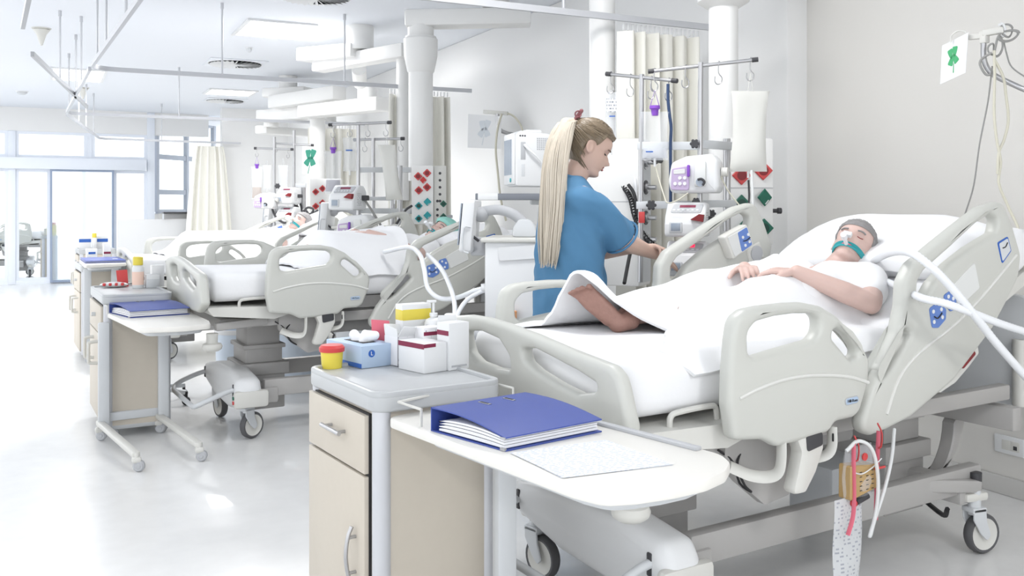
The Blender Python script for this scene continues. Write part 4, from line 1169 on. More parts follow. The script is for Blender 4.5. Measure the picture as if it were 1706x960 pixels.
overbed_table('narrow overbed table of the third bay with a blue folder on it',
    [(.25, 9.3), (.60, 9.3), (.60, 8.60), (.27, 8.45)], .862, [(.30, 8.72), (.52, 8.78)], [((.30, 8.75), (.34, 8.2)), ((.52, 8.80), (.58, 8.3))], gallery=None)

# ------------------------------------------------------------------ binders and papers
def binder(label, p0, p1, p2, z, hs, hf, group=None):
    """p0 spine end near, p1 free edge near, p2 free edge far (plan); hs spine height, hf height at the free edge"""
    a, b, c = V(*p0, 0), V(*p1, 0), V(*p2, 0); d = a+(c-b)
    t = thing('binder', label, 'binder', (a.x, a.y, z), 0, 'lever arch binders')
    x = (b-a); y = (d-a); X = x.length; Y = y.length; ux = x.normalized(); uy = y.normalized()
    P = lambda s, q, h: ux*(X*s)+uy*(Y*q)+V(0, 0, h)
    th = .003
    def slab(f0, f1):
        def mk(g, name, m):
            bb = MB(); n = 10; vs = []
            for i in range(n+1):
                s = i/n; lo, hi = f0(s), f1(s)
                vs.append([bb.bm.verts.new(P(s, q, h)) for q, h in ((0, lo), (1, lo), (1, hi), (0, hi))])
            for u, v in zip(vs, vs[1:]):
                for k in range(4): bb.bm.faces.new((u[k], u[(k+1) % 4], v[(k+1) % 4], v[k]))
            bb.bm.faces.new(vs[0]); bb.bm.faces.new(list(reversed(vs[-1])))
            return bb.build(name, m, g)
        return mk
    cov = lambda s: hs+(hf-hs)*s+.010*sin(pi*s)
    slab(lambda s: 0, lambda s: th)(t, 'back_cover', M_blue)
    slab(lambda s: cov(s), lambda s: cov(s)+th)(t, 'front_cover', M_blue)
    MB().prism([tuple(P(0, 0, 0)[:2]), tuple(P(.012, 0, 0)[:2]), tuple(P(.012, 1, 0)[:2]), tuple(P(0, 1, 0)[:2])], 0, hs+th).build('spine', M_blue, t)
    for k, (lo, hi) in enumerate(((.08, .30), (.36, .55), (.60, .75), (.80, .93))):
        slab(lambda s, lo=lo: th+(cov(s)-th)*(lo+.1*(1-s)*(lo > .5)), lambda s, hi=hi: th+(cov(s)-th)*(hi-.10*sin(pi*s)*(hi > .5)))
        bb = MB(); n = 10; vs = []
        for i in range(n+1):
            s = .10+.87*i/n; lo_ = th+(cov(s)-th)*(lo*.55+.45*lo*s); hi_ = th+(cov(s)-th)*(hi*.55+.45*hi*s)*(1 if s > .2 else .5+2.5*s)
            vs.append([bb.bm.verts.new(P(s, q, h)) for q, h in ((.015, lo_), (.975, lo_), (.975, hi_), (.015, hi_))])
        for u, v in zip(vs, vs[1:]):
            for kk in range(4): bb.bm.faces.new((u[kk], u[(kk+1) % 4], v[(kk+1) % 4], v[kk]))
        bb.bm.faces.new(vs[0]); bb.bm.faces.new(list(reversed(vs[-1])))
        bb.build('page_block', M_sheetpaper, t)
    for q in (.42, .68):
        m = MB(); hh = cov(.16)+th+.0008
        m.beam(P(.10, q, cov(.10)+th+.001), P(.25, q, cov(.25)+th+.001), .011, .0016, bev=.0005)
        o = m.build('slot_rim', M_steel, t)
        MB().beam(P(.12, q, cov(.12)+th+.002), P(.23, q, cov(.23)+th+.002), .006, .0012).build('slot', M_black, o)
    MB().beam(P(.94, .004, th+.001), P(1.0, .004, th+.001), .006, .006).beam(P(.94, .004, hf+.0), P(1.0, .004, hf+.0), .006, .006).build('edge_metal', M_steel, t)
    return t
binder('thick blue lever arch binder on the large foreground table', (.877, 2.225), (.958, 1.957), (1.263, 2.02), .7665, .058, .030)
binder('blue lever arch binder on the second bay table', *[(.315, 5.83), (.40, 5.50), (.72, 5.55)], .7305, .055, .035)
def folder(label, x, y, z, sx, sy, rz):
    t = thing('folder', label, 'folder', (x, y, z), rz)
    MB().box((0, 0, .004), (sx, sy, .006), bev=.002).build('cover', M_blue, t)
    MB().box((0, 0, .011), (sx*.96, sy*.96, .008)).build('page_block', M_sheetpaper, t)
    MB().box((0, 0, .018), (sx, sy, .006), bev=.002).build('cover', M_blue, t)
    MB().box((sx*.3, -sy*.1, .0216), (.04, .06, .001)).build('spine_label', M_white, t)
folder('flat blue folder lying on the third bay table', .43, 8.96, .8625, .32, .62, radians(2))
def papers(label, pts, z):
    c = sum((V(*p, 0) for p in pts), V(0, 0, 0))/4
    t = thing('paper_sheet', label, 'paper', (c.x, c.y, z), 0)
    d = [V(*p, 0)-c for p in pts]
    for k in range(2):
        def f(s, q, k=k):
            p = d[0]*(1-s)*(1-q)+d[1]*(1-s)*q+d[2]*s*q+d[3]*s*(1-q)
            p = Matrix.Rotation(radians(1.5*k), 3, 'Z') @ p
            return p+V(0, 0, .0006+.0009*k+.0006*sin(3*s+q*2))
        MB().grid(f, 12, 12).build('sheet', M_paper, t)
papers('printed white form sheets lying beside the foreground binder', [(.964, 1.943), (1.228, 1.938), (1.243, 1.689), (.970, 1.712)], .7665)

# ------------------------------------------------------------------ things on the foreground cabinet
TOPZ = .8242
def carton(label, name, cx, cy, sx, sy, h, rz, m=M_white, z=TOPZ, open_top=False, cat='box', group='cartons on the foreground cabinet'):
    t = thing(name, label, cat, (cx, cy, z), rz, group)
    b = MB()
    if open_top:
        w = .002
        b.span((-sx/2, -sy/2, .001), (sx/2, sy/2, .003))
        for a, c in (((-sx/2, -sy/2), (sx/2, -sy/2+w)), ((-sx/2, sy/2-w), (sx/2, sy/2)), ((-sx/2, -sy/2), (-sx/2+w, sy/2)), ((sx/2-w, -sy/2), (sx/2, sy/2))): b.span((*a, .001), (*c, h))
    else: b.span((-sx/2, -sy/2, .0005), (sx/2, sy/2, h), bev=.002)
    b.build('body', m, t)
    return t
# blue glove box
g = carton('pale blue disposable glove box with a white glove sticking out', 'glove_box', .925, 2.985, .125, .225, .072, radians(14), M_lblue)
MB().span((-.0632, -.113, .002), (-.0622, .113, .016)).build('printed_band', M_bluestripe, g)
MB().cyl((-.025, -.1128, .046), (-.025, -.1136, .046), .012, n=20).build('size_badge', M_bluestripe, g)
MB().add(lettering('L', .018), Matrix.Translation((-.025, -.1142, .046)) @ XZ).build('size_letter', M_white, g)
MB().box((.0, 0, .0725), (.05, .12, .001)).build('opening', M_black, g)
b = MB(); R = random.Random(8)
b.chain([(V(.0, -.02, .070), .016), (V(.012, -.03, .088), .022), (V(.03, -.045, .092), .016)], 10); b.chain([(V(.0, .02, .07), .016), (V(-.004, .03, .09), .018)], 10); b.chain([(V(.01, 0, .07), .014), (V(.022, .004, .095), .013)], 10)
link('glove', fuse(b, .004, 2), M_sheet, g, ang=80)
# cartons
M_prt = print_mat('carton_print', (.80, .80, .82), (.42, .40, .46), 55, 10, .42, 'XZ')
M_prt2 = print_mat('carton_print_side', (.80, .80, .82), (.40, .42, .50), 70, 12, .5, 'YZ')
c = carton('grey printed carton with torn open flaps behind the white box', 'carton', 1.045, 2.90, .095, .075, .095, radians(16), M_prt, open_top=True)
for sgn in (-1, 1):
    MB().prism(rounded([(-.046, .095), (.046, .095), (.040, .125), (-.038, .135)], .004), -.001, .001, Matrix.Translation((0, sgn*.036, 0)) @ Matrix.Translation((0, 0, .095)) @ Matrix.Rotation(sgn*radians(-28), 4, 'X') @ Matrix.Translation((0, 0, -.095)) @ XZ).build('flap', M_white, c)
MB().prism([(-.036, .093), (.036, .093), (.03, .13), (-.03, .12)], -.001, .001, Matrix.Translation((-.046, 0, 0)) @ YZ).build('flap', M_white, c)
c = carton('plain white box with a maroon stripe, front most on the cabinet top', 'carton', 1.062, 2.765, .090, .135, .092, radians(16), M_white)
MB().span((-.0462, -.0672, .076), (-.0452, .0672, .0915)).build('printed_band', M_maroon, c)
MB().span((-.0455, -.0682, .080), (-.0, -.0672, .0915)).build('printed_band', M_maroon, c)
c = carton('tall white carton standing beside the footboard on the cabinet top', 'carton', 1.158, 2.745, .080, .065, .150, radians(14), M_white)
MB().span((-.03, -.0335, .010), (.03, -.0326, .016)).build('small_print', M_grey, c)
MB().span((-.0412, -.030, .11), (-.0402, .030, .125)).build('printed_band', M_maroon, c)
MB().prism([(-.04, .15), (.038, .15), (.034, .165), (-.036, .170)], -.001, .001, Matrix.Translation((0, .03, 0)) @ XZ).build('flap', M_white, c)
c = carton('opened maroon printed packet leaning between the cartons', 'packet', 1.115, 2.845, .075, .06, .125, radians(10), M_prt)
MB().span((-.0378, -.0305, .10), (.0378, -.0300, .112)).build('printed_band', M_maroon, c)
MB().span((-.0378, -.0305, .055), (.02, -.0300, .066)).build('printed_band', M_maroon, c)
def bottle(label, x, y, r, h, z=TOPZ, mbody=M_white, mcap=M_white, neck=.35, pump=False, group=None, band=None):
    t = thing('bottle', label, 'bottle', (x, y, z), 0, group)
    hs = h*.72
    MB().lathe([(0, 0), (r*.92, 0), (r, r*.1), (r, hs*.9), (r*.85, hs*.97), (r*neck, hs*1.02), (r*neck, hs*1.06), (0, hs*1.06)], n=24).build('body', mbody, t)
    if pump:
        MB().cyl((0, 0, hs*1.04), (0, 0, hs*1.12), r*.45, n=16).cyl((0, 0, hs*1.1), (0, 0, h), r*.14, n=10).build('pump_neck', mcap, t)
        MB().box((-r*.25, 0, h), (r*1.1, r*.4, r*.3), bev=.003).build('pump_head', mcap, t)
    else:
        MB().lathe([(0, hs*1.02), (r*(neck+.16), hs*1.02), (r*(neck+.16), h*.98), (r*neck, h), (0, h)], n=20).build('cap', mcap, t)
    if band: MB().lathe([(r*1.01, hs*.15), (r*1.012, hs*.16), (r*1.012, hs*.72), (r*1.01, hs*.73)], n=24, cap=False).build('label_band', band, t)
    return t
bottle('white pump dispenser bottle at the back of the foreground cabinet', 1.155, 2.905, .030, .20, pump=True)
bottle('white round shouldered bottle behind the maroon packet', 1.185, 2.835, .030, .165, neck=.45)
c = carton('yellow and white wipes pack standing at the back of the cabinet top', 'wipes_pack', 1.105, 2.965, .11, .05, .19, radians(8), M_white)
MB().span((-.0556, -.0258, .135), (.0556, .0258, .175), bev=.004).build('yellow_band', M_yellow, c)
MB().prism([(-.02, .10), (.03, .10), (.034, .165), (-.006, .16)], -.001, .001, Matrix.Translation((.01, -.035, -.03)) @ Matrix.Rotation(radians(14), 4, 'X') @ XZ).build('torn_label', M_prt, c)
c = thing('sharps_container', 'red lidded yellow sharps bin behind the glove box with a pink sheet', 'container', (.815, 2.93, TOPZ), 0)
MB().lathe([(0, 0), (.032, 0), (.036, .055), (0, .055)], n=20).build('body', M_yellow, c)
MB().lathe([(0, .053), (.040, .053), (.041, .066), (.034, .074), (0, .074)], n=20).build('lid', M_red, c)
t = thing('pink_card', 'pink card standing upright behind the glove box', 'card', (1.0, 3.03-.05, TOPZ), radians(-20))
MB().prism([(-.03, .0), (.03, .0), (.024, .135), (-.036, .140)], -.001, .001, XZ).build('sheet', M_pink, t)

# things on the cabinets behind
Z2 = .824
def label_bottle(label, x, y, z): 
    t = bottle(label, x, y, .035, .20, z, M_white, M_yellow, .72, band=mat('orange_text_label', (.86, .62, .52), .5)); return t
label_bottle('white bottle with yellow cap and orange label on the second bay cabinet', *(0.512,6.364,0.824)[:2], Z2)
c = carton('small grey carton beside the yellow capped bottle on the second bay cabinet', 'carton', *(0.596,6.372,0.824)[:2], .08, .07, .085, radians(5), M_lgrey, Z2, group='cartons on the second bay cabinet')
MB().span((-.04, -.0365, .055), (.04, -.0355, .085)).build('printed_band', M_white, c)
c = carton('upper pale carton behind the grey carton on the second bay cabinet', 'carton', *(0.634,6.429,0.824)[:2], .075, .06, .14, radians(5), M_white, Z2, group='cartons on the second bay cabinet')
t = thing('red_card', 'bright red card hanging at the back of the second bay cabinet', 'card', (*(0.438,6.526,0.824)[:2], Z2), radians(-10))
MB().prism([(-.035, .0), (.03, .0), (.022, .11), (-.045, .105)], -.001, .001, XZ).build('sheet', M_red, t)
t = thing('red_striped_bag', 'low red and white striped packet on the second bay cabinet', 'packet', (*(0.378,6.481,0.824)[:2], Z2), radians(-8))
MB().ball((0, 0, .018), (.085, .04, .018), 16).build('pouch', M_white, t)
for k in range(4): MB().box((-.055+.036*k, -.03, .022), (.018, .03, .018), bev=.004).build('stripe', M_red, t)
for i, (px, py, m) in enumerate(((196, 424, M_lblue), (203, 424, M_lblue))):
    c = carton(('blue banded carton at the left on the farthest cabinet', 'second blue banded carton on the farthest cabinet')[i], 'carton', .40+.19*i, 12.4+.05*i, .13, .1, .16, 0, M_white, Z2, group='cartons on the farthest cabinet')
    MB().span((-.066, -.052, .09), (.066, .052, .13)).build('printed_band', M_bluestripe, c)
bottle('yellow topped bottle on the farthest cabinet', .50, 12.33, .03, .2, Z2, M_white, M_yellow, .7)
for i in range(2):
    c = carton(('white carton behind the blue folder on the third bay cabinet', 'narrow white carton standing on the third bay cabinet')[i], 'carton', .36+.13*i, 9.47, .09-.03*i, .07, .13+.05*i, .1, M_white, Z2, group='cartons of the third bay')
    MB().span((-.03, -.036, .08), (.03, -.0352, .10)).build('printed_band', M_bluestripe if i == 0 else M_maroon, c)
c = thing('yellow_box', 'yellow and red sharps box on the cabinet beyond the glass', 'container', (0.036,18.084,0.723), 0)
c.location = (cab5.location.x+.04, cab5.location.y, .824); MB().box((0, -.0, .10), (.16, .14, .2), bev=.02).build('body', M_yellow, c); MB().box((0, 0, .22), (.14, .12, .04), bev=.01).build('lid', M_red, c)

# ------------------------------------------------------------------ ceiling supply pendants
FACE = -radians(26.5)                    # turn of a front (-y) that looks straight down the ward to the door we stand at
def socket(parent, c, m, md, s=.03, rot45=True, normal='y'):
    pl = plate(rounded([(-s, -s), (s, -s), (s, s), (-s, s)], .004), (), .014, .003, 1)
    base = Matrix.Translation(c) @ (XZ if normal == 'y' else Matrix.Rotation(pi/2, 4, 'Z') @ XZ) @ Matrix.Rotation(pi/4 if rot45 else 0, 4, 'Z')
    o = MB().add(pl, base).build('socket', m, parent)
    b = MB(); b.lathe([(s*.72, .004), (s*.66, .0042), (0, .0045)], n=18, cap=False)
    for v in b.bm.verts: v.co = base @ V(v.co.x, v.co.y, v.co.z+.0045)
    b.build('socket_well', md, o)
    return o
def flap(parent, c, m, s=.026, tilt=30):
    o = MB().add(plate(rounded([(-s, -s), (s, -s), (s, s), (-s, s)], .004), (), .010, .003, 1), Matrix.Translation(c) @ Matrix.Rotation(radians(tilt), 4, 'Z') @ XZ @ Matrix.Rotation(pi/4, 4, 'Z')).build('socket_flap', m, parent)
    MB().add(plate(rounded([(-s*.8, -s*.9), (s*.2, -s*.9), (s*.2, -s*.62), (-s*.8, -s*.62)], .002), (), .011, .002, 1), Matrix.Translation(c) @ Matrix.Rotation(radians(tilt), 4, 'Z') @ XZ @ Matrix.Rotation(pi/4, 4, 'Z')).build('flap_label', M_white, o)
def arm_box(t, name, a, b, w, h, m=M_pendant):
    return MB().beam(a, b, w, h, bev=.018).build(name, m, t)
def pendant(label, p, r, zlow, ztop, headsize, headyaw, flange=None, collar=None, arms=(), headshift=(0, 0), headz=None):
    t = thing('ceiling_pendant', label, 'pendant', (p[0], p[1], 0), 0, 'ceiling supply pendants')
    MB().cyl((0, 0, zlow), (0, 0, ztop), r, n=32).build('column', M_pendant, t)
    if flange: MB().lathe([(0, flange[0]-.03), (r*1.15, flange[0]-.03), (flange[1], flange[0]), (flange[1], flange[0]+.03), (0, flange[0]+.03)], n=32).build('flange', M_pendant, t)
    if collar: MB().lathe([(r, collar[0]), (r*1.10, collar[0]+.01), (r*1.38, collar[0]+.14), (r*1.40, collar[1]-.01), (r*1.30, collar[1])], n=32).lathe([(r*1.28, collar[1]), (r*1.28, collar[1]+.012)], n=32, cap=False).build('collar', M_pendant, t)
    h = None
    if headsize:
        w, dd, hh = headsize; z1 = headz or zlow+.02
        b = MB().box((0, 0, 0), (w, dd, hh), bev=.012)
        h = b.build('supply_head', M_pendant, t)
        h.location = (headshift[0], headshift[1], z1-hh/2); h.rotation_euler = (0, 0, headyaw)
    for nm, a, b, w, hh in arms:
        a = V(*a)-V(p[0], p[1], 0); b = V(*b)-V(p[0], p[1], 0)
        if nm == 'joint': MB().cyl(a, b, w, n=28).build('joint', M_pendant, t)
        else: arm_box(t, nm, a, b, w, hh)
    return t, h
# behind the foreground bed
PA = (3.215,3.928,2.442)
pa, h = pendant('white ceiling column with red and green sockets right of the drip stands', PA, .077, 1.30, 2.60, (.235, .19, .56), FACE+radians(4), flange=(2.43, .135),
    arms=(('arm', (PA[0]-.1, PA[1], 2.70), (PA[0]+.55, PA[1]+.15, 2.70), .2, .17), ('joint', (PA[0]+.45, PA[1]+.13, 2.78), (PA[0]+.45, PA[1]+.13, 3.069), .10, 0)), headshift=(.105, -.055), headz=1.70)
for c, m, md in (((-.055, -.10, .085), M_red, M_redd), ((.06, -.10, .11), M_red, M_redd), ((-.055, -.10, -.065), M_green, M_greend), ((-.045, -.10, -.20), M_green, M_greend), ((.065, -.10, -.19), M_green, M_greend)): socket(h, c, m, md, .036)
flap(h, (.062, -.118, -.03), M_green, .033, 20)
MB().box((0, -.0955, .02), (.228, .003, .004)).build('panel_joint', M_grey, h)
MB().cyl((.118, -.02, -.10), (.18, -.02, -.10), .011, n=12).cyl((.165, -.02, -.10), (.185, -.02, -.10), .016, n=12).build('rail_knob', M_dark, h)
# plug and lead
# second column left of it, with the gas outlets
PB = (2.984,4.77,2.586)
pb, h = pendant('white ceiling column behind the nurse with a gas outlet box', PB, .078, 1.55, 3.069, (.34, .20, .82), FACE-radians(28), headshift=(-.09, -.30), headz=1.72)
for i, z in enumerate((.28, .14, -.03, -.15)):
    o = MB().cyl((.168, -.0, z), (.178, -.0, z), .040, n=20).build('gas_outlet', M_dark if i in (1, 2) else M_steel, h)
    MB().cyl((.176, 0, z), (.192, 0, z), .027, n=18).cyl((.19, 0, z), (.235, -.0, z), .013, n=12).build('probe', M_steel, o)
MB().box((.171, 0, 0), (.004, .17, .78)).build('grey_panel', M_lgrey, h)
MB().box((-.02, -.101, .22-.16), (.31, .002, .004)).build('panel_joint', M_grey, h)
MB().cyl((.235, .0, .28), (.25, -.06, .29), .012, n=10).cyl((.25, -.09, .29), (.25, .03, .29), .016, n=10).build('valve', M_dark, h)
# second bay, the tall column with a flared collar and a long arm
PC = (2.688,7.04,3.009)
pc, h = pendant('thick white pendant column with flared collar and long ceiling arm in the second bay', PC, .098, 1.55, 2.80, (.17, .20, .46), FACE+radians(4), collar=(2.42, 2.70),
    arms=(('arm', (2.58,7.094,2.85), (3.481,6.645,2.869), .2, .135), ('joint', (3.23,6.77,2.942), (*(3.23,6.77,2.942)[:2], 3.069), .11, 0), ('joint', (PC[0], PC[1], 2.69), (PC[0], PC[1], 2.80), .105, 0)), headshift=(-.035, -.14), headz=1.665)
for (x, z) in ((-.035, .145), (.035, .17), (-.03, .035), (.035, .06)): socket(h, (x, -.105, z), M_red, M_redd, .024)
flap(h, (.005, -.12, .115), M_red, .020, 20)
for (x, z) in ((-.03, -.085), (-.03, -.185)): socket(h, (x, -.105, z), M_teal, M_greend, .022)
for (x, z) in ((.038, -.055), (.038, -.16)): flap(h, (x, -.116, z), M_teal, .023, 20)
s2 = MB().box((.135, .02, 0), (.10, .17, .46), bev=.008).build('side_panel', M_offw, h)
for z in (.17, .115, .06, .005): MB().cyl((.135, -.068, z), (.135, -.060, z), .011, n=10).build('black_jack', M_dark, s2)
for x, z in ((.115, -.048), (.135, -.048), (.115, -.115), (.115, -.16), (.125, -.215)): MB().cyl((x, -.068, z), (x, -.060, z), .011, n=10).build('black_jack', M_dark, s2)
for z in (-.07, -.17): socket(s2, (.162, -.068, z), M_green, M_greend, .020)
MB().box((.205, -.03, -.17), (.06, .02, .024)).build('latch', M_grey, s2)
# arms farther back
PD = (2.934,8.147,3.254)
pendant('slim white pendant column behind the second bay column', PD, .06, 1.4, 2.74, None, 0,
    arms=(('arm', (2.415,9.188,2.75), (2.944,8.03,2.771), .17, .13), ('mount', (2.36,9.327,2.862), (2.702,8.598,2.827), .34, .13), ('joint', (2.671,8.613,2.839), (*(2.671,8.613,2.839)[:2], 3.069), .13, 0)))
PE = (2.928,11.167,3.855)
pe, h = pendant('white pendant column of the third bay hung from a jointed double arm', PE, .092, 1.5, 2.42, (.24, .22, .62), FACE+radians(6),
    arms=(('arm', (2.766,11.136,2.482), (3.232,9.563,2.45), .22, .15), ('joint', (3.163,9.932,2.516), (3.163,9.932,2.702), .11, 0), ('joint', (3.001,9.678,2.675), (2.87,9.296,2.771), .075, 0), ('joint', (PE[0], PE[1], 2.40), (PE[0], PE[1], 2.50), .11, 0)), headshift=(0, -.16), headz=1.68)
for (x, z) in ((-.05, .15), (.03, .19), (-.05, -.02), (.03, .02)): socket(h, (x, -.115, z), M_red, M_redd, .030)
flap(h, (.02, -.13, -.15), M_teal, .03, 20)
s2 = MB().box((.18, .02, 0), (.13, .19, .62), bev=.008).build('side_panel', M_offw, h)
for z in (.22, .15, .08, .01, -.08): MB().cyl((.17, -.080, z), (.17, -.070, z), .014, n=10).build('black_jack', M_dark, s2)
socket(s2, (.20, -.08, -.16), M_green, M_greend, .026)
PF = (3.411,12.379,4.145)
pendant('distant white pendant with stepped arms above the third bay', PF, .09, 2.0, 2.70, None, 0,
    arms=(('arm', (2.654,12.309,2.71), (3.198,11.144,2.737), .22, .17), ('mount', (2.648,12.536,2.844), (3.098,12.088,2.843), .4, .12), ('joint', (2.839,12.328,2.887), (*(2.839,12.328,2.887)[:2], 3.069), .12, 0), ('arm', (2.588,12.789,2.567), (2.992,11.917,2.555), .2, .16),
          ('joint', (2.705,12.731,2.421), (2.705,12.731,2.551), .10, 0), ('arm', (2.574,12.796,2.389), (3.414,13.494,2.419), .2, .11), ('joint', (2.989,12.03,2.628), (2.989,12.03,2.706), .09, 0)))

# ------------------------------------------------------------------ drip stands, bags and pumps
def hook(t, p, h=.10, r=.0030):
    p = Vector(p); d = V(cos(-FACE), sin(FACE), 0)
    pts = [p+V(0, 0, .012), p+d*.008+V(0, 0, .006), p+V(0, 0, -.006), p+V(0, 0, -h*.45), p+d*.016+V(0, 0, -h*.68), p+d*.012+V(0, 0, -h*.93), p-d*.006+V(0, 0, -h), p-d*.018+V(0, 0, -h*.85), p-d*.017+V(0, 0, -h*.62)]
    MB().tube(smooth_path(pts, 3), r, 6).build('hook', M_steel, t)
def rack(label, o, poles, bars, brackets, posts, knobs=(), hooks=(), r=.011):
    t = thing('drip_rack', label, 'drip stand', (o[0], o[1], 0), 0, 'drip racks on the pendants')
    O = V(o[0], o[1], 0); L = lambda p: V(*p)-O
    for a, b in poles: MB().cyl(L(a), L(b), r*1.15, n=14).build('pole', M_steel, t)
    for a, b in bars:
        A, B = L(a), L(b); d = (B-A).normalized()
        k = MB().cyl(A, B, r*.8, n=12).build('crossbar', M_steel, t)
        for q, s in ((A, 1), (B, -1)): MB().cyl(q-d*.004*s, q+d*.026*s, r*1.05, n=12).build('end_cap', M_dark, k)
    for a, b, h in brackets: MB().beam(L(a), L(b), .012, h, bev=.003).build('bracket', M_lgrey, t)
    for a, b, rr in posts: MB().cyl(L(a), L(b), rr, n=18).build('rail_post', M_steel, t)
    for p, rr in knobs:
        q = L(p); d = V(sin(FACE), -cos(FACE), 0)
        b = MB().cyl(q, q+d*.03, rr*.8, n=8)
        for k in range(6):
            e = V(cos(k*pi/3)*cos(-FACE), cos(k*pi/3)*sin(FACE), sin(k*pi/3)); b.ball(q+d*.02+e*rr*.75, rr*.36, 8)
        b.build('clamp_knob', M_dark, t)
    for p in hooks: hook(t, L(p))
    return t
rack('pair of steel drip poles with crossbars and hooks beside the nurse', (2.815,3.737,2.364),
    [((2.638,3.847,1.999), (2.632,3.85,0.967)), ((2.824,3.62,2.04), (2.821,3.622,1.34))],
    [((2.553,4.035,2.02), (2.72,3.672,1.95)), ((2.629,3.773,2.003), (3.036,3.459,2.046))],
    [((2.619,3.857,1.644), (2.845,3.643,1.638), .040), ((2.839,3.635,1.646), (3.115,3.699,1.646), .042), ((2.614,3.859,1.349), (2.81,3.672,1.352), .038), ((2.837,3.647,1.355), (3.123,3.717,1.358), .036)],
    [((3.101,3.761,1.689), (3.101,3.761,1.217), .019)],
    [((2.789,3.627,1.644), .022), ((2.654,3.794,1.349), .024), ((2.782,3.608,1.366), .018), ((2.932,3.678,1.307), .02)],
    [(2.564,4.018,2.019), (2.609,3.906,1.995), (2.663,3.801,1.974), (2.704,3.714,1.957), (2.647,3.753,2.005), (2.765,3.661,2.018), (2.889,3.566,2.031), (3.009,3.478,2.044)])
rack('steel drip poles with crossbars in the second bay', (2.202,6.947,2.943),
    [((2.148,6.974,2), (2.148,6.974,0.992)), ((2.315,7.115,1.889), (2.315,7.115,1.054))],
    [((1.962,7.123,1.981), (2.34,6.767,1.986)), ((2.193,7.231,1.878), (2.516,6.959,1.881))],
    [((2.136,6.98,1.628), (2.627,7.026,1.638), .042), ((2.148,6.974,1.405), (2.444,6.939,1.406), .03), ((2.148,6.974,1.312), (2.627,7.026,1.306), .042)],
    [((2.503,7.021,1.669), (2.503,7.021,1.149), .022), ((2.485,7.142,1.413), (2.485,7.142,1.05), .02)],
    [((2.158,6.913,1.414), .022), ((2.431,6.945,1.444), .03)],
    [(1.985,7.1,1.98), (2.09,7.003,1.981), (2.206,6.912,1.983), (2.307,6.783,1.981), (2.261,7.164,1.881), (2.498,6.979,1.881)], .013)
rack('distant steel drip poles with crossbars in the third bay', (2.431,10.856,3.744),
    [((2.35,10.896,2.155), (2.35,10.896,0.971)), ((2.579,10.894,2.24), (2.579,10.894,1.15))],
    [((2.144,10.999,2.023), (2.543,10.8,2.009)), ((2.365,11,2.085), (2.78,10.793,2.064))],
    [((2.579,10.894,1.593), (2.705,10.831,1.593), .05)],
    [((2.686,10.896,1.573), (2.686,10.896,1.319), .03)],
    [((2.376,10.827,1.583), .03), ((2.574,10.785,1.514), .04), ((2.376,10.827,1.257), .03), ((2.58,10.781,1.34), .03)],
    [(2.167,10.976,2.022), (2.493,10.825,2.009), (2.388,10.978,2.085), (2.743,10.812,2.064)], .015)

def pouch_bag(label, top, w, h, thick, m, fluid=None, level=0, rz=FACE, hanger=None, seal=.06, name='infusion_bag', lean=0, port=True, group=None, hang=.06):
    """flat pouch hanging below the point top"""
    t = thing(name, label, 'infusion bag', top, rz, group)
    def sh(sgn, kk=1.0, z0=0, z1=1):
        def g(p, q):
            qq = z0+(z1-z0)*q; x = (p-.5)*2
            e = max(0, 1-abs(x)**2.6)**.6*max(0, 1-abs(qq*2-1)**4)**.6
            ww = w/2*(1-.13*sin(pi*qq))*(1+.05*(qq < .04))
            y = sgn*thick/2*e*(.55+.45*qq)*kk+.004*sin(5*qq+2*x)
            return V(x*ww*kk+lean*qq, y, -hang-h*qq)
        return g
    b = MB(); b.grid(sh(1), 12, 18); b.grid(sh(-1), 12, 18); bmesh.ops.remove_doubles(b.bm, verts=b.bm.verts, dist=.0004)
    bag = b.build('pouch', m, t, ang=80)
    if fluid:
        b = MB(); b.grid(sh(1, .9, level, .95), 10, 8); b.grid(sh(-1, .9, level, .95), 10, 8)
        b.build('fluid', fluid, t, ang=80)
    if hanger == 'purple':
        o = MB().tube([V(0, 0, .0), V(-.022, 0, -hang*.75), V(.022, 0, -hang*.75)], .0022, 6, closed=True).build('hanger_loop', M_purple, t)
        MB().lathe([(0, -hang*.72), (.025, -hang*.72), (.026, -hang*.86), (.019, -hang*.90), (.016, -hang*1.18), (0, -hang*1.18)], n=16).build('screw_cap', M_purple, t)
    else:
        MB().tube([V(0, 0, 0), V(-.014, 0, -hang-.01)], .0016, 5).tube([V(0, 0, 0), V(.014, 0, -hang-.01)], .0016, 5).build('hanger_loop', m, t)
    if port: MB().cyl((lean, 0, -hang-h-.03), (lean, 0, -hang-h+.01), .006, n=10).build('port', M_white, t)
    return t
M_grit = mat('greyish_fluid', (.42, .41, .46), .3, alpha=.85)
M_brown = mat('brown_feed', (.45, .36, .30), .4, alpha=.9)
BG = 'infusion bags of the ward'
b = pouch_bag('clear bag with purple screw cap hanging between the drip poles', (2.626,3.719,1.906), .135, .235, .05, M_clear, M_fluid, .75, hanger='purple', hang=.105, group=BG)
MB().box((-.03, -.028, -.30), (.035, .002, .006)).build('print_mark', M_bluestripe, b)
pouch_bag('large milky feed bag hanging at the right end of the crossbar', (2.999,3.466,1.979), .18, .385, .06, M_milk, None, hang=.085, group=BG, lean=-.01)
b = pouch_bag('narrow clear printed bag with blue band left of the drip poles', (2.567,4.017,1.936), .062, .29, .03, M_clear, None, hang=.01, group=BG)
MB().box((.004, -.018, -.135), (.03, .003, .006)).build('print_mark', M_bluestripe, b)
MB().box((.0, -.0185, -.08), (.05, .002, .07)).build('print', print_mat('bag_print', (.80, .83, .87), (.25, .26, .30), 60, 12, .5, 'XZ', alpha=.7), b)
b = pouch_bag('clear bag with purple cap and grey sediment in the second bay', (1.974,7.061,1.874), .135, .33, .05, M_clear, M_grit, .68, hanger='purple', hang=.10, group=BG)
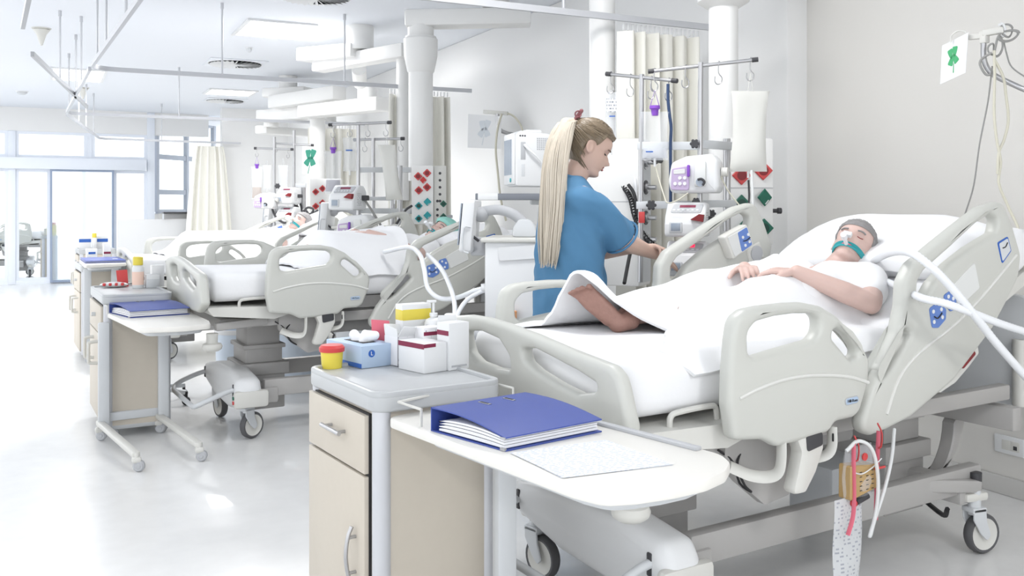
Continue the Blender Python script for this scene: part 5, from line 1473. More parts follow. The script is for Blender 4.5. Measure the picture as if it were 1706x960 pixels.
b = pouch_bag('clear bottle shaped bag with blue band in the second bay', (2.084,6.984,1.896), .11, .26, .06, M_clear, None, hang=.02, group=BG)
MB().box((0, -.032, -.12), (.05, .003, .010)).build('print_mark', M_bluestripe, b)
pouch_bag('long slanting white bag on the right pole of the second bay', (2.305,6.762,1.874), .13, .42, .06, M_milk, None, hang=.06, lean=.06, group=BG)
pouch_bag('small bag with purple cap and brown feed at the far left pole', (2.159,10.936,1.916), .13, .38, .05, M_clear, M_brown, .62, hanger='purple', hang=.11, group=BG)
pouch_bag('clear bag hanging on the left pole of the third bay', (2.285,10.984,1.879), .10, .28, .05, M_clear, None, hang=.05, group=BG)
pouch_bag('clear bag hanging between the poles of the third bay', (2.461,10.93,1.909), .12, .30, .05, M_clear, None, hang=.08, group=BG)

def feed_pump(label, c, s=1.0, rz=FACE-radians(22), group='infusion pumps of the ward'):
    t = thing('infusion_pump', label, 'pump', c, rz, group)
    sc = Matrix.Scale(s, 4)
    def B(name, mb, m, par=t):
        for v in mb.bm.verts: v.co = v.co*s
        return mb.build(name, m, par)
    B('body', MB().add(plate(rounded([(-.105, 0), (.115, 0), (.125, .03), (.12, .15), (.09, .185), (-.03, .175), (-.10, .145), (-.115, .06)], .03), (), .16, .02, 3), Matrix.Translation((0, 0, 0)) @ XZ), M_white)
    f = B('front_panel', MB().add(plate(rounded([(-.100, .015), (-.012, .012), (-.012, .130), (-.095, .118)], .014), (), .012, .003, 1), Matrix.Translation((0, -.082, 0)) @ XZ), M_lilac)
    for (x, z) in ((-.078, .045), (-.055, .045), (-.032, .045), (-.055, .072), (-.032, .072)): B('button', MB().cyl((x, -.0915, z), (x, -.0875, z), .0085, n=14), M_white, f)
    B('window', MB().add(plate(rounded([(-.085, .09), (-.03, .092), (-.03, .115), (-.085, .110)], .005), (), .003, .001, 1), Matrix.Translation((0, -.0885, 0)) @ XZ), M_pad, f)
    B('lever', MB().box((-.013, -.094, .105), (.013, .02, .055), bev=.004), M_purple)
    B('tube_holder', MB().box((.04, -.083, .09), (.055, .02, .12), bev=.008), M_pad)
    B('rotor', MB().cyl((.045, -.115, .05), (.045, -.08, .05), .020, n=18), M_screen)
    B('rotor_arm', MB().tube(smooth_path([(.035, -.118, .062), (.052, -.12, .065), (.066, -.118, .052), (.058, -.116, .036)], 4), .006, 8), M_dark)
    B('side_knob', MB().cyl((.125, .0, .10), (.155, .0, .10), .022, n=18), M_offw)
    return t
def drip_pump(label, c, s=1.0, rz=FACE-radians(20), group='infusion pumps of the ward', lit=False):
    t = thing('infusion_pump', label, 'pump', c, rz, group)
    def B(name, mb, m, par=t):
        for v in mb.bm.verts: v.co = v.co*s
        return mb.build(name, m, par)
    prof = rounded([(-.10, 0), (.08, 0), (.085, .12), (.05, .16), (-.02, .165), (-.085, .10), (-.10, .06)], .022)   # side view (y, z)
    B('body', MB().add(plate(prof, (), .19, .014, 3), YZ), M_white)
    n = V(0, -.70, .714); R = basis(V(0, -.052, .1335), V(1, 0, 0), n)
    d = B('display', MB().add(plate(rounded([(-.072, -.030), (.072, -.030), (.082, .030), (-.060, .030)], .012), (), .006, .002, 1), R), M_grey)
    if lit: B('digits', MB().add(plate([(-.03, .002), (-.006, .002), (-.006, .018), (-.03, .018)], (), .002, 0, 1), R @ Matrix.Translation((0, 0, .004))).add(plate([(.006, .002), (.04, .002), (.04, .018), (.006, .018)], (), .002, 0, 1), R @ Matrix.Translation((0, 0, .004))), M_led, d)
    else: B('digits', MB().add(plate([(-.03, .004), (.045, .004), (.045, .020), (-.03, .020)], (), .002, 0, 1), R @ Matrix.Translation((0, 0, .003))), M_maroon, d)
    for k in range(6): B('button', MB().add(plate([(-.006, -.006), (.006, -.006), (.006, .006), (-.006, .006)], (), .002, 0, 1), R @ Matrix.Translation((-.055+.022*k, -.014, .004))), M_lgrey, d)
    B('red_lever', MB().prism([(.03, .082), (.088, .072), (.092, .105), (.07, .108)], -.118, -.088, Matrix.Translation((0, -.205, 0)) @ XZ), M_redd)
    w = B('syringe_window', MB().box((-.04, -.100, .045), (.062, .012, .052), bev=.006), M_lgrey)
    B('window_glass', MB().box((-.04, -.1065, .047), (.044, .004, .036), bev=.003), M_screen, w)
    B('side_print', MB().box((.0955, -.02, .07), (.001, .06, .09)), print_mat('pump_print', (.80, .81, .82), (.45, .45, .47), 90, 8, .55, 'YZ'))
    B('clamp', MB().box((.11, .03, .08), (.05, .04, .035), bev=.008), M_dark)
    return t
feed_pump('white feeding pump with lilac keypad on the drip rack', (2.782,3.608,1.406), 1.0)
drip_pump('white infusion pump with dark display below the feeding pump', (2.738,3.607,1.199), 1.0)
drip_pump('white infusion pump with lit red digits at the hand of the nurse', (2.738,3.607,1.013), 1.0, lit=True)
drip_pump('white infusion pump with red display in the second bay', (2.049,6.912,1.317), 1.15)
feed_pump('white feeding pump with lilac keypad in the second bay', (2.069,6.79,1.083), 1.1, FACE-radians(8))
drip_pump('upper small infusion pump in the third bay', (2.476,10.722,1.375), 1.15)
drip_pump('lower small infusion pump in the third bay', (2.476,10.722,1.154), 1.15)
feed_pump('small feeding pump with lilac keypad at the far left pole', (2.214,10.74,1.319), 1.0, FACE-radians(8))
def line_(name, label, pts, r, m=M_tube, cat='tube', n=7, k=5):
    c = V(*pts[0]); b = MB().tube([p-c for p in smooth_path([V(*p) for p in pts], k)], r, n)
    o = b.build(name, m, None, ang=80); o.location = c
    return tag(o, label, cat)
line_('infusion_line', 'cream tube looping from the purple capped bag to the feeding pump', [(2.629,3.718,1.535), (2.633,3.693,1.47), (2.618,3.634,1.397), (2.609,3.593,1.36), (2.638,3.557,1.371), (2.708,3.567,1.405)], .0035, M_cable)
line_('infusion_line', 'cream tube running from the feeding pump down to the bed rail', [(2.858,3.514,1.491), (2.875,3.483,1.422), (2.898,3.45,1.368), (2.92,3.416,1.32)], .0035, M_cable)
line_('infusion_line', 'straight pale tube below the large milky feed bag', [(2.99,3.448,1.514), (2.979,3.431,1.439), (2.968,3.414,1.34), (2.939,3.384,1.13)], .007, M_tube)
line_('infusion_line', 'dark lead hanging behind the milky feed bag', [(2.991,3.47,1.469), (2.994,3.469,1.383), (2.986,3.472,1.297), (2.964,3.439,1.198)], .005, M_dark)
line_('stethoscope', 'dark blue tube with pale loop hanging from the left crossbar', [(2.695,3.707,1.938), (2.695,3.707,1.865), (2.701,3.704,1.792), (2.708,3.7,1.728), (2.712,3.71,1.647), (2.724,3.726,1.472), (2.73,3.734,1.34)], .008, mat('dark_blue_tube', (.03, .06, .14), .5), 'tube')
c = thing('coiled_hose', 'black coiled hose hanging from the gas outlet behind the nurse', 'hose', (2.854,4.332,1.473), 0)
pts = []; P0 = smooth_path([V(*(2.87,4.38,1.471)), V(*(2.856,4.275,1.389)), V(*(2.823,4.18,1.285)), V(*(2.84,4.115,1.184)), V(*(2.885,4.037,1.109))], 60)
for i, p in enumerate(P0): pts.append(p-V(*(2.854,4.332,1.473))+V(cos(i*.75)*.013, 0, sin(i*.75)*.013))
MB().tube(pts, .0045, 5).build('coil', M_rubber, c)
line_('gas_hose', 'smooth black hose running down from the gas outlet to the bed', [(2.858,4.296,1.462), (2.862,4.249,1.415), (2.851,4.21,1.324), (2.817,4.182,1.179), (2.738,4.11,1.071), (2.632,3.995,0.951)], .010, M_rubber, 'hose')
line_('gas_hose', 'white hose arching from the top gas outlet', [(2.9,4.365,1.545), (2.902,4.308,1.516), (2.894,4.278,1.429), (2.879,4.263,1.317)], .010, M_hose, 'hose')
t = thing('red_tag', 'red tag hanging on the drip pole by the coiled hose', 'tag', (2.624,3.832,1.319), FACE)
MB().box((0, -.02, -.03), (.03, .006, .055), bev=.002).build('tag_sheet', M_red, t)

# ------------------------------------------------------------------ monitor on its shelf, breathing machine
t = thing('monitor_shelf', 'long shelf with grey edge rail carrying the patient monitor', 'shelf', (2.356,4.748,1.408), FACE+radians(-6))
MB().box((.02, .10, -.012), (.36, .24, .026), bev=.006).build('shelf_board', M_white, t)
MB().box((.06, -.028, -.010), (.26, .018, .038), bev=.006).build('edge_rail', M_slate, t)
MB().box((-.125, -.028, -.010), (.12, .020, .038), bev=.006).build('rail_end', M_white, t)
MB().box((-.188, -.028, -.010), (.016, .022, .040), bev=.005).build('end_cap', M_slate, t)
MB().beam((.10, .18, -.03), (.62, .30, -.03), .06, .05, bev=.01).build('support_arm', M_lgrey, t)
t = thing('patient_monitor', 'white boxy patient monitor with side vents on the shelf behind the nurse', 'monitor', (2.449,4.757,1.457), FACE+radians(15))
MB().add(plate(rounded([(-.08, 0), (.14, 0), (.15, .03), (.15, .27), (.12, .30), (-.05, .315), (-.08, .29)], .02), (), .21, .012, 2), XZ).build('body', M_white, t)
f = MB().box((-.086, 0, .155), (.018, .20, .29), bev=.008).build('front_bezel', M_white, t)
MB().box((-.096, .0, .165), (.004, .155, .20)).build('screen', M_screen, f)
MB().cyl((-.099, -.06, .035), (-.094, -.06, .035), .012, n=12).build('power_lamp', M_teal, f)
g = MB()
for i in range(6):
    for j in range(6): g.box((.05+.012*i, -.1055, .21+.012*j), (.008, .002, .008))
o = g.build('vent_grid', M_grey, t); o['kind'] = 'stuff'
MB().box((-.035, -.1055, .20), (.028, .003, .10), bev=.002).build('port_strip', M_grey, t)
for i in range(3): MB().cyl((-.052+.014*i, -.107, .285), (-.052+.014*i, -.104, .285), .005, n=8).build('lamp_dot', M_dark, t)
MB().box((-.035, -.1055, .09), (.02, .003, .07), bev=.002).build('port_strip', M_lgrey, t)
MB().cyl((.15, -.05, .24), (.175, -.05, .24), .03, n=14).build('side_knob', M_dark, t)
MB().tube(smooth_path([(-.03, -.107, .235), (.0, -.125, .20), (.04, -.13, .165), (.07, -.125, .13)], 4), .007, 8).build('sensor_lead', M_white, t)
MB().box((.04, 0, .312), (.10, .12, .025), bev=.01).build('top_handle', M_white, t)

def ventilator(label, base, yaw, s=1.0, full=True):
    t = thing('breathing_machine', label, 'ventilator', (base[0], base[1], 0), yaw, 'breathing machines')
    b = MB(); b.span((-.17, -.22, .52), (.19, .22, 1.16), bev=.015); b.build('body', M_white, t)
    MB().span((-.19, -.24, 1.155), (.21, .24, 1.18), bev=.01).build('top_tray', M_offw, t)
    MB().prism([(-.02, .60), (.188, .60), (.188, 1.0), (-.02, .88)], -.226, -.218, XZ).build('grey_side', M_grey, t)
    MB().prism(rounded([(-.10, 1.13), (.185, 1.15), (.185, 1.08), (-.09, 1.06)], .015), .215, .23, Matrix.Rotation(0, 4, 'Z') @ XZ).build('label_flap', M_white, t)
    MB().span((-.16, -.20, .14), (.18, .20, .50), bev=.02).build('stand', M_lgrey, t)
    MB().span((-.22, -.25, .08), (.24, .25, .14), bev=.02).build('base', M_lgrey, t)
    MB().span((-.36, -.26, .63), (-.12, .22, .655), bev=.008).build('side_shelf', M_white, t)
    for sx in (-1, 1):
        for sy in (-1, 1): MB().lathe([(0, -.016), (.03, -.016), (.04, -.008), (.04, .008), (.03, .016), (0, .016)], (sx*.19, sy*.21, .0405), (0, 1, 0), 16).build('castor', M_tyre, t)
    MB().add(plate(rounded([(-.07, 1.18), (.07, 1.18), (.06, 1.235), (.03, 1.275), (-.03, 1.275), (-.06, 1.235)], .03), (), .07, .012, 2), Matrix.Translation((.03, -.1, 0)) @ XZ).build('arm_base', M_lgrey, t)
    MB().tube(smooth_path([(.03, -.1, 1.25), (-.03, -.1, 1.30), (-.11, -.1, 1.325), (-.20, -.1, 1.315)], 5), .022, 10, flat=1.3).ball((-.205, -.1, 1.30), .042, 14).build('screen_arm', M_grey, t)
    o = MB().add(plate(rounded([(-.13, -.14), (.13, -.14), (.13, .14), (-.13, .14)], .02), (), .065, .012, 2), Matrix.Translation((-.262, -.1, 1.24)) @ Matrix.Rotation(radians(5), 4, 'Y') @ YZ).build('screen_unit', M_white, t)
    MB().box((-.304, -.1, 1.25), (.006, .21, .22), rot=Matrix.Rotation(radians(5), 4, 'Y')).build('screen', M_screen, o)
    MB().tube(smooth_path([(-.24, -.235, 1.235), (-.275, -.245, 1.23), (-.28, -.245, 1.12), (-.25, -.245, 1.10)], 3), .005, 6).build('grip', M_lgrey, o)
    MB().box((-.22, -.10, 1.13), (.08, .05, .10), bev=.01).build('cable_block', M_grey, t)
    MB().tube(smooth_path([(-.27, -.1, 1.28), (-.25, -.16, 1.20), (-.21, -.15, 1.16)], 4), .008, 6).build('screen_lead', M_dark, t)
    if full:
        MB().tube(smooth_path([(-.30, -.27, .74), (-.26, -.30, .70), (-.20, -.30, .685), (-.14, -.28, .70)], 4), .030, 10).build('grey_hose', M_grey, t)
        MB().tube(smooth_path([(-.18, -.33, .70), (-.12, -.34, .665), (-.04, -.32, .66), (.02, -.28, .68)], 4), .026, 10).build('grey_hose', M_grey, t)
        MB().box((.05, -.232, .64), (.09, .02, .05), bev=.004).build('module', M_dark, t)
        MB().box((.04, -.245, .64), (.06, .01, .035), bev=.003).build('module_face', M_lgrey, t)
    return t
VB = (2.297,4.498,2.464)
v1 = ventilator('white breathing machine with a screen on a curved arm left of the nurse', VB, FACE-radians(6))
v2 = ventilator('breathing machine of the third bay, its upright screen before the second bed', (2.431,7.839,3.143), FACE-radians(6), full=False)
v3 = ventilator('farthest breathing machine, its screen leaning behind the third bed', (2.65,11.194,3.833), FACE-radians(6), full=False)
bottle('white bottle with orange cap beside the breathing machine', *(2.142,4.296,2.408)[:2], .028, .15, .655, M_white, M_orange, .75)
def hose(label, pts, r=.014, m=M_hose, seg=.010):
    c = V(*pts[0]); P = smooth_path([V(*p)-c for p in pts], 40)
    # resample, ribbed
    out = [P[0]]; acc = 0
    for a, b in zip(P, P[1:]):
        acc += (b-a).length
        if acc >= seg/2: out.append(b); acc = 0
    b = MB().tube(out, [r*(1.0 if i % 2 else .86) for i in range(len(out))], 10)
    o = b.build('breathing_hose', m, None, ang=80); o.location = c
    return tag(o, label, 'hose', 'corrugated breathing hoses')
hose('upper corrugated hose from the foreground patient crossing the head rail', [(3.062,2.831,1.086), (2.74,2.433,1.167), (2.464,2.102,1.196), (2.454,2.017,1.162), (2.532,2,1.093), (2.653,2.007,0.996), (2.791,2.028,0.892), (2.981,2.045,0.751)])
hose('lower corrugated hose running right across the blue bed controls', [(2.952,2.663,1.061), (2.705,2.339,1.053), (2.505,2.081,1.048), (2.524,2.016,1.038), (2.649,2.009,1), (2.8,2.023,0.957), (2.981,2.045,0.912)], .0135)
hose('long white hose drooping from the second bed to the filter', [(1.858,5.498,1.062), (1.905,5.196,1.102), (1.876,4.931,1.072), (1.864,4.825,0.991), (1.863,4.77,0.896), (1.903,4.694,0.845), (1.968,4.606,0.853), (2.029,4.52,0.893), (2.07,4.443,0.916)], .014)
hose('white hose hanging behind the foreground footboard', [(1.933,4.958,1.07), (1.928,4.737,1.001), (1.914,4.577,0.915), (1.895,4.474,0.839), (1.839,4.335,0.764)], .013)
hose('short white hose curving up to the brown filter', [(1.798,4.244,0.746), (1.856,4.327,0.809), (1.934,4.399,0.86), (2.022,4.445,0.89), (2.073,4.442,0.907)], .012)
t = thing('hose_filter', 'white connector with a crumpled brown paper filter on the hose end', 'filter', (2.087,4.435,0.916), FACE)
MB().cyl((-.05, 0, -.005), (.0, 0, 0), .024, n=14).build('connector', M_white, t)
b = MB(); R = random.Random(5)
for k in range(14): b.ball((.015+R.uniform(-.018, .022), R.uniform(-.018, .018), R.uniform(-.028, .024)), R.uniform(.010, .017), 8)
link('crumpled_paper', fuse(b, .004, 1), M_wood, t, ang=50)

# ------------------------------------------------------------------ clover cards, cable holder and leads
def clover(t, c, s, m, R):
    b = MB()
    for k, (dx, dy, a) in enumerate(((-.22, .50, 8), (.22, .55, -12), (-.24, -.12, 150), (.22, -.08, 205))):
        pts = []
        for i in range(24):
            q = 2*pi*i/24; x = .24*sin(q)*(1+.2*cos(q)); y = .36*cos(q)-.10*cos(2*q)
            pts.append((x, y))
        ca, sa = cos(radians(a)), sin(radians(a))
        pl = [((x*ca-y*sa+dx)*s, (x*sa+y*ca+dy)*s) for x, y in pts]
        MB().add(plate(pl, (), .0012, .0003, 1), R @ Matrix.Translation((c[0], c[1], .0012))).build('clover_leaf', m, t)
    MB().add(plate([((-.03)*s, -.3*s), (.03*s, -.3*s), (-.06*s, -.95*s), (-.14*s, -.92*s)], (), .0012, .0003, 1), R @ Matrix.Translation((c[0], c[1], .0012))).build('clover_stem', m, t)
def clover_card(label, corners, m, s, off=(0, 0)):
    """corners: upper left, upper right, lower right, lower left"""
    P = [V(*p) for p in corners]; c = sum(P, V(0, 0, 0))/4
    t = thing('clover_card', label, 'card', c, 0, 'four leaf clover cards')
    x = ((P[1]-P[0])+(P[2]-P[3])).normalized(); y0 = ((P[0]-P[3])+(P[1]-P[2])).normalized(); n = x.cross(y0).normalized(); y = n.cross(x)
    R = Matrix((x, y, n)).transposed().to_4x4()
    pl = [((p-c).dot(x), (p-c).dot(y)) for p in P]
    MB().add(plate(pl, (), .0015, .0004, 1), R).build('card_sheet', M_white, t)
    clover(t, off, s, m, R)
    return t
clover_card('white card with green four leaf clover hung from the cable holder', [(3.393,2.722,2.026), (3.367,2.567,2.053), (3.35,2.576,1.889), (3.393,2.722,1.86)], M_clover, .062, (-.002, .0))
clover_card('faded white card with a pale clover hanging left of the monitor', [(3.434,7.786,2.19), (3.622,7.469,2.149), (3.612,7.473,1.859), (3.43,7.788,1.883)], mat('faded_clover', (.62, .66, .70), .7), .13)
clover_card('small distant card with a green clover over the third bay', [(2.594,10.551,2.038), (2.727,10.373,2.011), (2.721,10.376,1.699), (2.594,10.551,1.716)], mat('distant_clover', (.03, .20, .14), .7), .16)

t = thing('cable_holder', 'steel tube holder with white bracket and bundled leads on the right wall', 'cable holder', (3.404,2.526,2.011), 0)
O = V(*(3.404,2.526,2.011)); L = lambda *p: V(*p)-O
MB().beam(L(*(3.379,2.584,2.037)), L(*(3.404,2.526,2.035)), .02, .022, bev=.004).beam(L(*(3.396,2.531,2.045)), L(*(3.437,2.465,2.052)), .03, .026, bev=.005).build('bracket', M_offw, t)
MB().box(L(*(3.404,2.526,2.03)), (.03, .03, .05), bev=.005).build('clamp', M_offw, t)
MB().tube(smooth_path([L(*(3.402,2.528,2.02)), L(*(3.402,2.528,1.95)), L(*(3.413,2.522,1.908)), L(*(3.43,2.502,1.875)), L(*(3.464,2.463,1.843)), L(*(3.522,2.401,1.798)), L(*(3.737,2.294,1.712)), L(4.0, 2.1, 1.75)], 6), .011, 12).build('tube_arm', M_steel, t)
MB().tube(smooth_path([L(*(3.369,2.656,2.028)), L(*(3.371,2.655,2.053)), L(*(3.378,2.629,2.07)), L(*(3.387,2.602,2.063)), L(*(3.383,2.582,2.042))], 4), .004, 6).build('card_hook', M_offw, t)
MB().tube(smooth_path([L(*(3.42,2.474,2.071)), L(*(3.433,2.467,2.076)), L(*(3.442,2.463,2.052)), L(*(3.433,2.467,2.023))], 4), .006, 8).build('lead_hook', M_white, t)
def ring_lead(label, c, rx, ry, tilt, seed, m, n=3):
    pts = []
    for i in range(n*14):
        a = 2*pi*i/14; k = 1+.12*sin(i*.37+seed)
        u = V(cos(FACE), sin(FACE), 0); w = V(sin(FACE), -cos(FACE), 0)
        x = rx*cos(a)*k; z = ry*sin(a)*k; ct, st = cos(tilt), sin(tilt)
        pts.append(u*(x*ct-z*st)+V(0, 0, x*st+z*ct)+w*(.006*sin(i*.9+seed)))
    o = MB().tube(smooth_path(pts, 2), .0032, 6).build('coiled_lead', m, None, ang=80); o.location = c
    tag(o, label, 'cable', 'bundled leads on the cable holder')
ring_lead('grey lead coil bundled to the right of the bracket end', (3.445,2.45,2.026), .040, .020, .25, 1, M_cableg)
ring_lead('grey upright lead loop hanging at the bracket end', (3.409,2.468,1.983), .014, .042, -.15, 2, M_cableg)
ring_lead('small lead loop left of the hanging bundle', (3.394,2.487,1.975), .012, .022, .0, 5, M_cableg, 2)
ring_lead('top lead loop sticking up over the bracket end', (3.45,2.459,2.047), .022, .026, .5, 7, M_cableg, 2)
line_('lead', 'grey lead looping below the steel tube of the cable holder', [(3.376,2.474,1.957), (3.369,2.511,1.938), (3.362,2.514,1.913), (3.382,2.504,1.875), (3.394,2.487,1.873)], .005, M_cableg, 'cable')
line_('lead', 'cream lead hanging straight from the bundle then curving right to the frame edge', [(3.385,2.469,1.966), (3.387,2.468,1.868), (3.385,2.469,1.712), (3.395,2.464,1.604), (3.408,2.457,1.52), (3.402,2.461,1.436), (3.436,2.444,1.34), (3.454,2.412,1.245), (3.435,2.399,1.15), (3.444,2.373,1.092)], .0055, M_cable, 'cable')
line_('lead', 'cream lead swinging out right of the straight one and rejoining it', [(3.387,2.468,1.928), (3.417,2.453,1.861), (3.428,2.448,1.784), (3.436,2.444,1.688), (3.421,2.451,1.611), (3.402,2.461,1.556), (3.397,2.463,1.472)], .0055, M_cable, 'cable')
line_('lead', 'thin pale lead running down behind the raised side rail', [(3.396,2.486,1.907), (3.399,2.507,1.765), (3.405,2.549,1.597), (3.436,2.6,1.427), (3.482,2.678,1.302), (3.53,2.765,1.144)], .0032, M_cableg, 'cable')
line_('lead', 'thin grey lead sweeping from the bundle to the right frame edge', [(3.428,2.459,2.011), (3.439,2.453,1.954), (3.458,2.444,1.901), (3.501,2.411,1.856)], .003, M_cableg, 'cable')
line_('lead', 'grey lead slanting through the opening of the head rail', [(3.443,2.597,1.273), (3.352,2.575,1.176), (3.295,2.581,1.108), (3.251,2.603,1.072)], .004, M_cableg, 'cable')
t = thing('cable_holder', 'small distant steel holder with cream leads above the faded clover card', 'cable holder', (3.625,7.523,2.186), 0)
O = V(*(3.625,7.523,2.186)); L = lambda p: V(*p)-O
MB().beam(L((3.528,7.649,2.204)), L((3.67,7.445,2.175)), .03, .035, bev=.006).build('bracket', M_offw, t)
MB().tube(smooth_path([L((3.606,7.521,2.174)), L((3.606,7.521,2.093)), L((3.625,7.512,2.034)), L((3.692,7.501,2.003)), L((3.852,7.542,1.99))], 5), .018, 10).build('tube_arm', M_steel, t)
line_('lead', 'cream lead dropping from the distant holder past the monitor shelf', [(3.622,7.469,2.17), (3.567,7.44,2.032), (3.531,7.402,1.843), (3.524,7.35,1.655), (3.525,7.293,1.418), (3.545,7.227,1.221)], .010, M_cable, 'cable')
line_('lead', 'cream lead arching from the distant holder towards the monitor', [(3.651,7.454,2.181), (3.713,7.423,2.154), (3.743,7.352,2.08), (3.749,7.294,1.991)], .009, M_cable, 'cable')
line_('lead', 'black lead plugged into the green socket of the second bay', [(2.518,6.79,1.349), (2.46,6.763,1.317), (2.393,6.74,1.235), (2.344,6.765,1.143), (2.315,6.779,1.065)], .010, M_dark, 'cable')
line_('lead', 'grey lead slanting across the drip poles of the second bay', [(2.164,6.855,1.39), (2.213,6.83,1.308), (2.27,6.802,1.203), (2.303,6.785,1.125)], .009, M_cableg, 'cable')
line_('lead', 'black lead curving below the small pumps of the third bay', [(2.275,10.71,1.497), (2.282,10.707,1.34), (2.324,10.686,1.224), (2.387,10.599,1.163), (2.424,10.524,1.171)], .013, M_dark, 'cable')
line_('lead', 'black lead looping right of the third bay poles', [(2.555,10.794,1.472), (2.599,10.772,1.431), (2.63,10.757,1.34), (2.636,10.753,1.222)], .013, M_dark, 'cable')
line_('lead', 'tangled black lead lying before the third bay sockets', [(2.594,10.663,1.236), (2.643,10.638,1.305), (2.692,10.614,1.25), (2.729,10.595,1.312), (2.668,10.626,1.333), (2.631,10.645,1.264), (2.717,10.602,1.264), (2.779,10.571,1.305)], .013, M_dark, 'cable')
line_('lead', 'black cable bunch hanging behind the second bay rail', [(2.311,6.893,1.085), (2.344,6.877,1.14), (2.369,6.864,1.075), (2.327,6.885,1.047), (2.36,6.868,1.122)], .010, M_dark, 'cable')
t = thing('wall_outlet', 'white wall outlet plate with a small black socket at the right edge', 'outlet', (4,2.835,0.233), 0)
MB().box((-.006, 0, 0), (.012, .150, .085), bev=.005).build('plate', M_white, t)
MB().box((-.0125, .012, 0), (.003, .045, .045), bev=.001).build('blank_key', M_offw, t)
MB().box((-.0125, -.034, 0), (.003, .042, .045), bev=.001).build('socket_insert', M_offw, t)
MB().box((-.0145, -.034, -.006), (.002, .018, .018)).build('jack_opening', M_dark, t)

# ------------------------------------------------------------------ urine bags on the near side of the foreground bed
def wb(u, v, z):
    a = radians(5.4); return V(1.62+u*cos(a)-v*sin(a), 2.65+u*sin(a)+v*cos(a), z)
RZ = radians(5.4)
def flat_bag(name, label, top, w, h, thick, m, cat, skew=0, narrow=0):
    t = thing(name, label, cat, top, RZ)
    def sh(sgn):
        def g(p, q):
            x = (p-.5)*2; e = max(0, 1-abs(x)**3)**.6*max(0, 1-abs(q*2-1)**5)**.6
            return V(x*w/2*(1-narrow*q)+skew*q, sgn*thick/2*e+.004*sin(6*q+x*2), -h*q-.01*x*(q > .5))
        return g
    b = MB(); b.grid(sh(1), 12, 16); b.grid(sh(-1), 12, 16); bmesh.ops.remove_doubles(b.bm, verts=b.bm.verts, dist=.0004)
    b.build('pouch', m, t, ang=80); return t
Q = (0.579,-0.6,0.599)
t = flat_bag('urine_bag', 'rigid urine meter bag with amber urine and red straps under the foreground bed', wb(*Q), .135, .165, .045, M_clear, 'urine bag', -.005)
MB().add(plate(rounded([(-.064, -.050), (.064, -.062), (.062, -.135), (-.066, -.158)], .008), (), .049, .004, 1), XZ).build('urine', M_urine, t)
for x in (-.02, .01, .035):
    for k in range(5): MB().box((x, -.0255, -.075-.014*k), (.010, .001, .0022)).build('scale_mark', M_black, t)
MB().cyl((-.0, -.026, -.03), (-.0, -.022, -.03), .012, n=14).build('red_valve', M_red, t)
MB().cyl((-.025, -.01, -.170), (.03, -.01, -.158), .010, n=12).build('black_outlet', M_dark, t)
MB().ball((-.035, -.01, -.172), .012, 10).build('red_outlet_cap', M_red, t)
b = MB().tube(smooth_path([V(-.055, -.026, .02), V(-.058, -.028, -.06), V(-.056, -.028, -.15), V(-.062, -.028, -.205), V(-.085, -.028, -.255)], 4), .008, 6, flat=.25); b.build('red_strap', M_pink, t)
b = MB().tube(smooth_path([V(.072, -.02, .04), V(.066, -.02, -.04), V(.062, -.02, -.14), V(.058, -.02, -.235)], 4), .008, 6, flat=.25); b.build('red_strap', M_pink, t)
for (x, z) in ((-.045, .01), (.066, .035)): MB().tube(smooth_path([V(x, -.02, z+.03), V(x+.008, -.03, z), V(x+.005, -.03, z-.04), V(x-.004, -.028, z-.045)], 4), .007, 6, flat=.4).build('red_hanger', M_red, t)
MB().tube([V(.04, -.03, -.072), V(.088, -.03, -.072)], .004, 6).build('red_clamp', M_red, t)
MB().tube(smooth_path([V(-.055, -.028, -.07), V(-.02, -.03, -.078), V(.03, -.03, -.065), V(.075, -.028, -.045)], 4), .002, 5).build('cord', M_white, t)
Q = (0.531,-0.6,0.447)
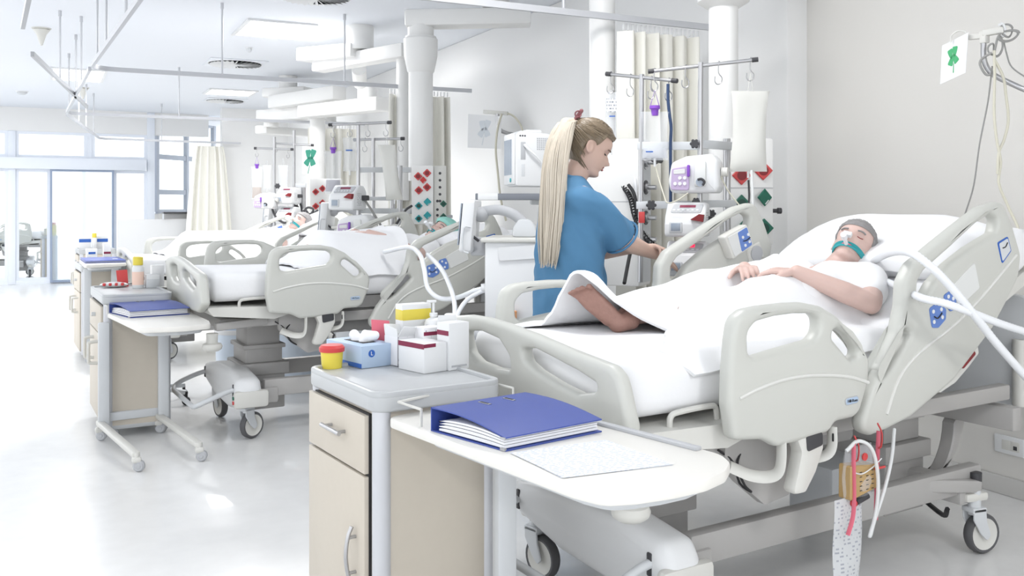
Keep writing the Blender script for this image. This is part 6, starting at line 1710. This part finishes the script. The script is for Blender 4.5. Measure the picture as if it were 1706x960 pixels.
M_slip = print_mat('bag_scale_print', (.76, .78, .80), (.42, .44, .50), 85, 8, .47, 'XZ', .4, .6)
flat_bag('drain_bag', 'flat empty drain bag with rows of printed scale hanging nearly to the floor', wb(*Q), .135, .285, .022, M_slip, 'urine bag', -.008, .12)
line_('drain_tube', 'clear drain tube looping down beside the urine bag', [wb(*(0.497,-0.62,0.597)), wb(*(0.54,-0.63,0.624)), wb(*(0.59,-0.64,0.596)), wb(*(0.619,-0.64,0.514)), wb(*(0.616,-0.64,0.421)), wb(*(0.59,-0.64,0.343)), wb(*(0.581,-0.64,0.329)), wb(*(0.601,-0.64,0.368)), wb(*(0.67,-0.63,0.466)), wb(*(0.73,-0.61,0.547)), wb(*(0.798,-0.57,0.616))], .006, M_tube)

# ------------------------------------------------------------------ bins and stand behind the second bed
def bin_(label, x, y, r, h):
    t = thing('waste_bin', label, 'bin', (x, y, 0), 0, 'pale blue bins')
    MB().lathe([(0, .005), (r*.9, .005), (r*.92, .02), (r, h), (r*.97, h), (r*.88, .03), (0, .03)], n=32).build('body', M_bin, t)
    MB().lathe([(r*1.0, h-.03), (r*1.04, h-.02), (r*1.04, h+.005), (r*.98, h+.005)], n=32, cap=False).build('rim', M_white, t)
bin_('pale blue bin standing left of the lift column of the second bed', *(1.266,7.079,2.876)[:2], .17, .44)
bin_('pale blue bin standing right of the lift column of the second bed', *(1.692,6.866,2.876)[:2], .19, .44)
t = thing('wheeled_stand', 'small five star wheeled stand foot peeping out behind the second bay cabinet', 'stand', (*(0.652,6.77,2.753)[:2], 0), 0)
MB().cyl((0, 0, .10), (0, 0, .80), .016, n=12).build('pole', M_steel, t)
for k in range(5):
    a = radians(-40+72*k); e = V(cos(a)*.24, sin(a)*.24, .085)
    o = MB().beam((0, 0, .11), e, .035, .028, bev=.006).build('leg', M_lgrey, t)
    MB().lathe([(0, -.018), (.022, -.018), (.028, -.009), (.028, .009), (.022, .018), (0, .018)], (e.x, e.y, .0285), (sin(a), -cos(a), 0), 14).cyl((e.x, e.y, .03), (e.x, e.y, .09), .010, n=8).build('castor', M_rubber, o)
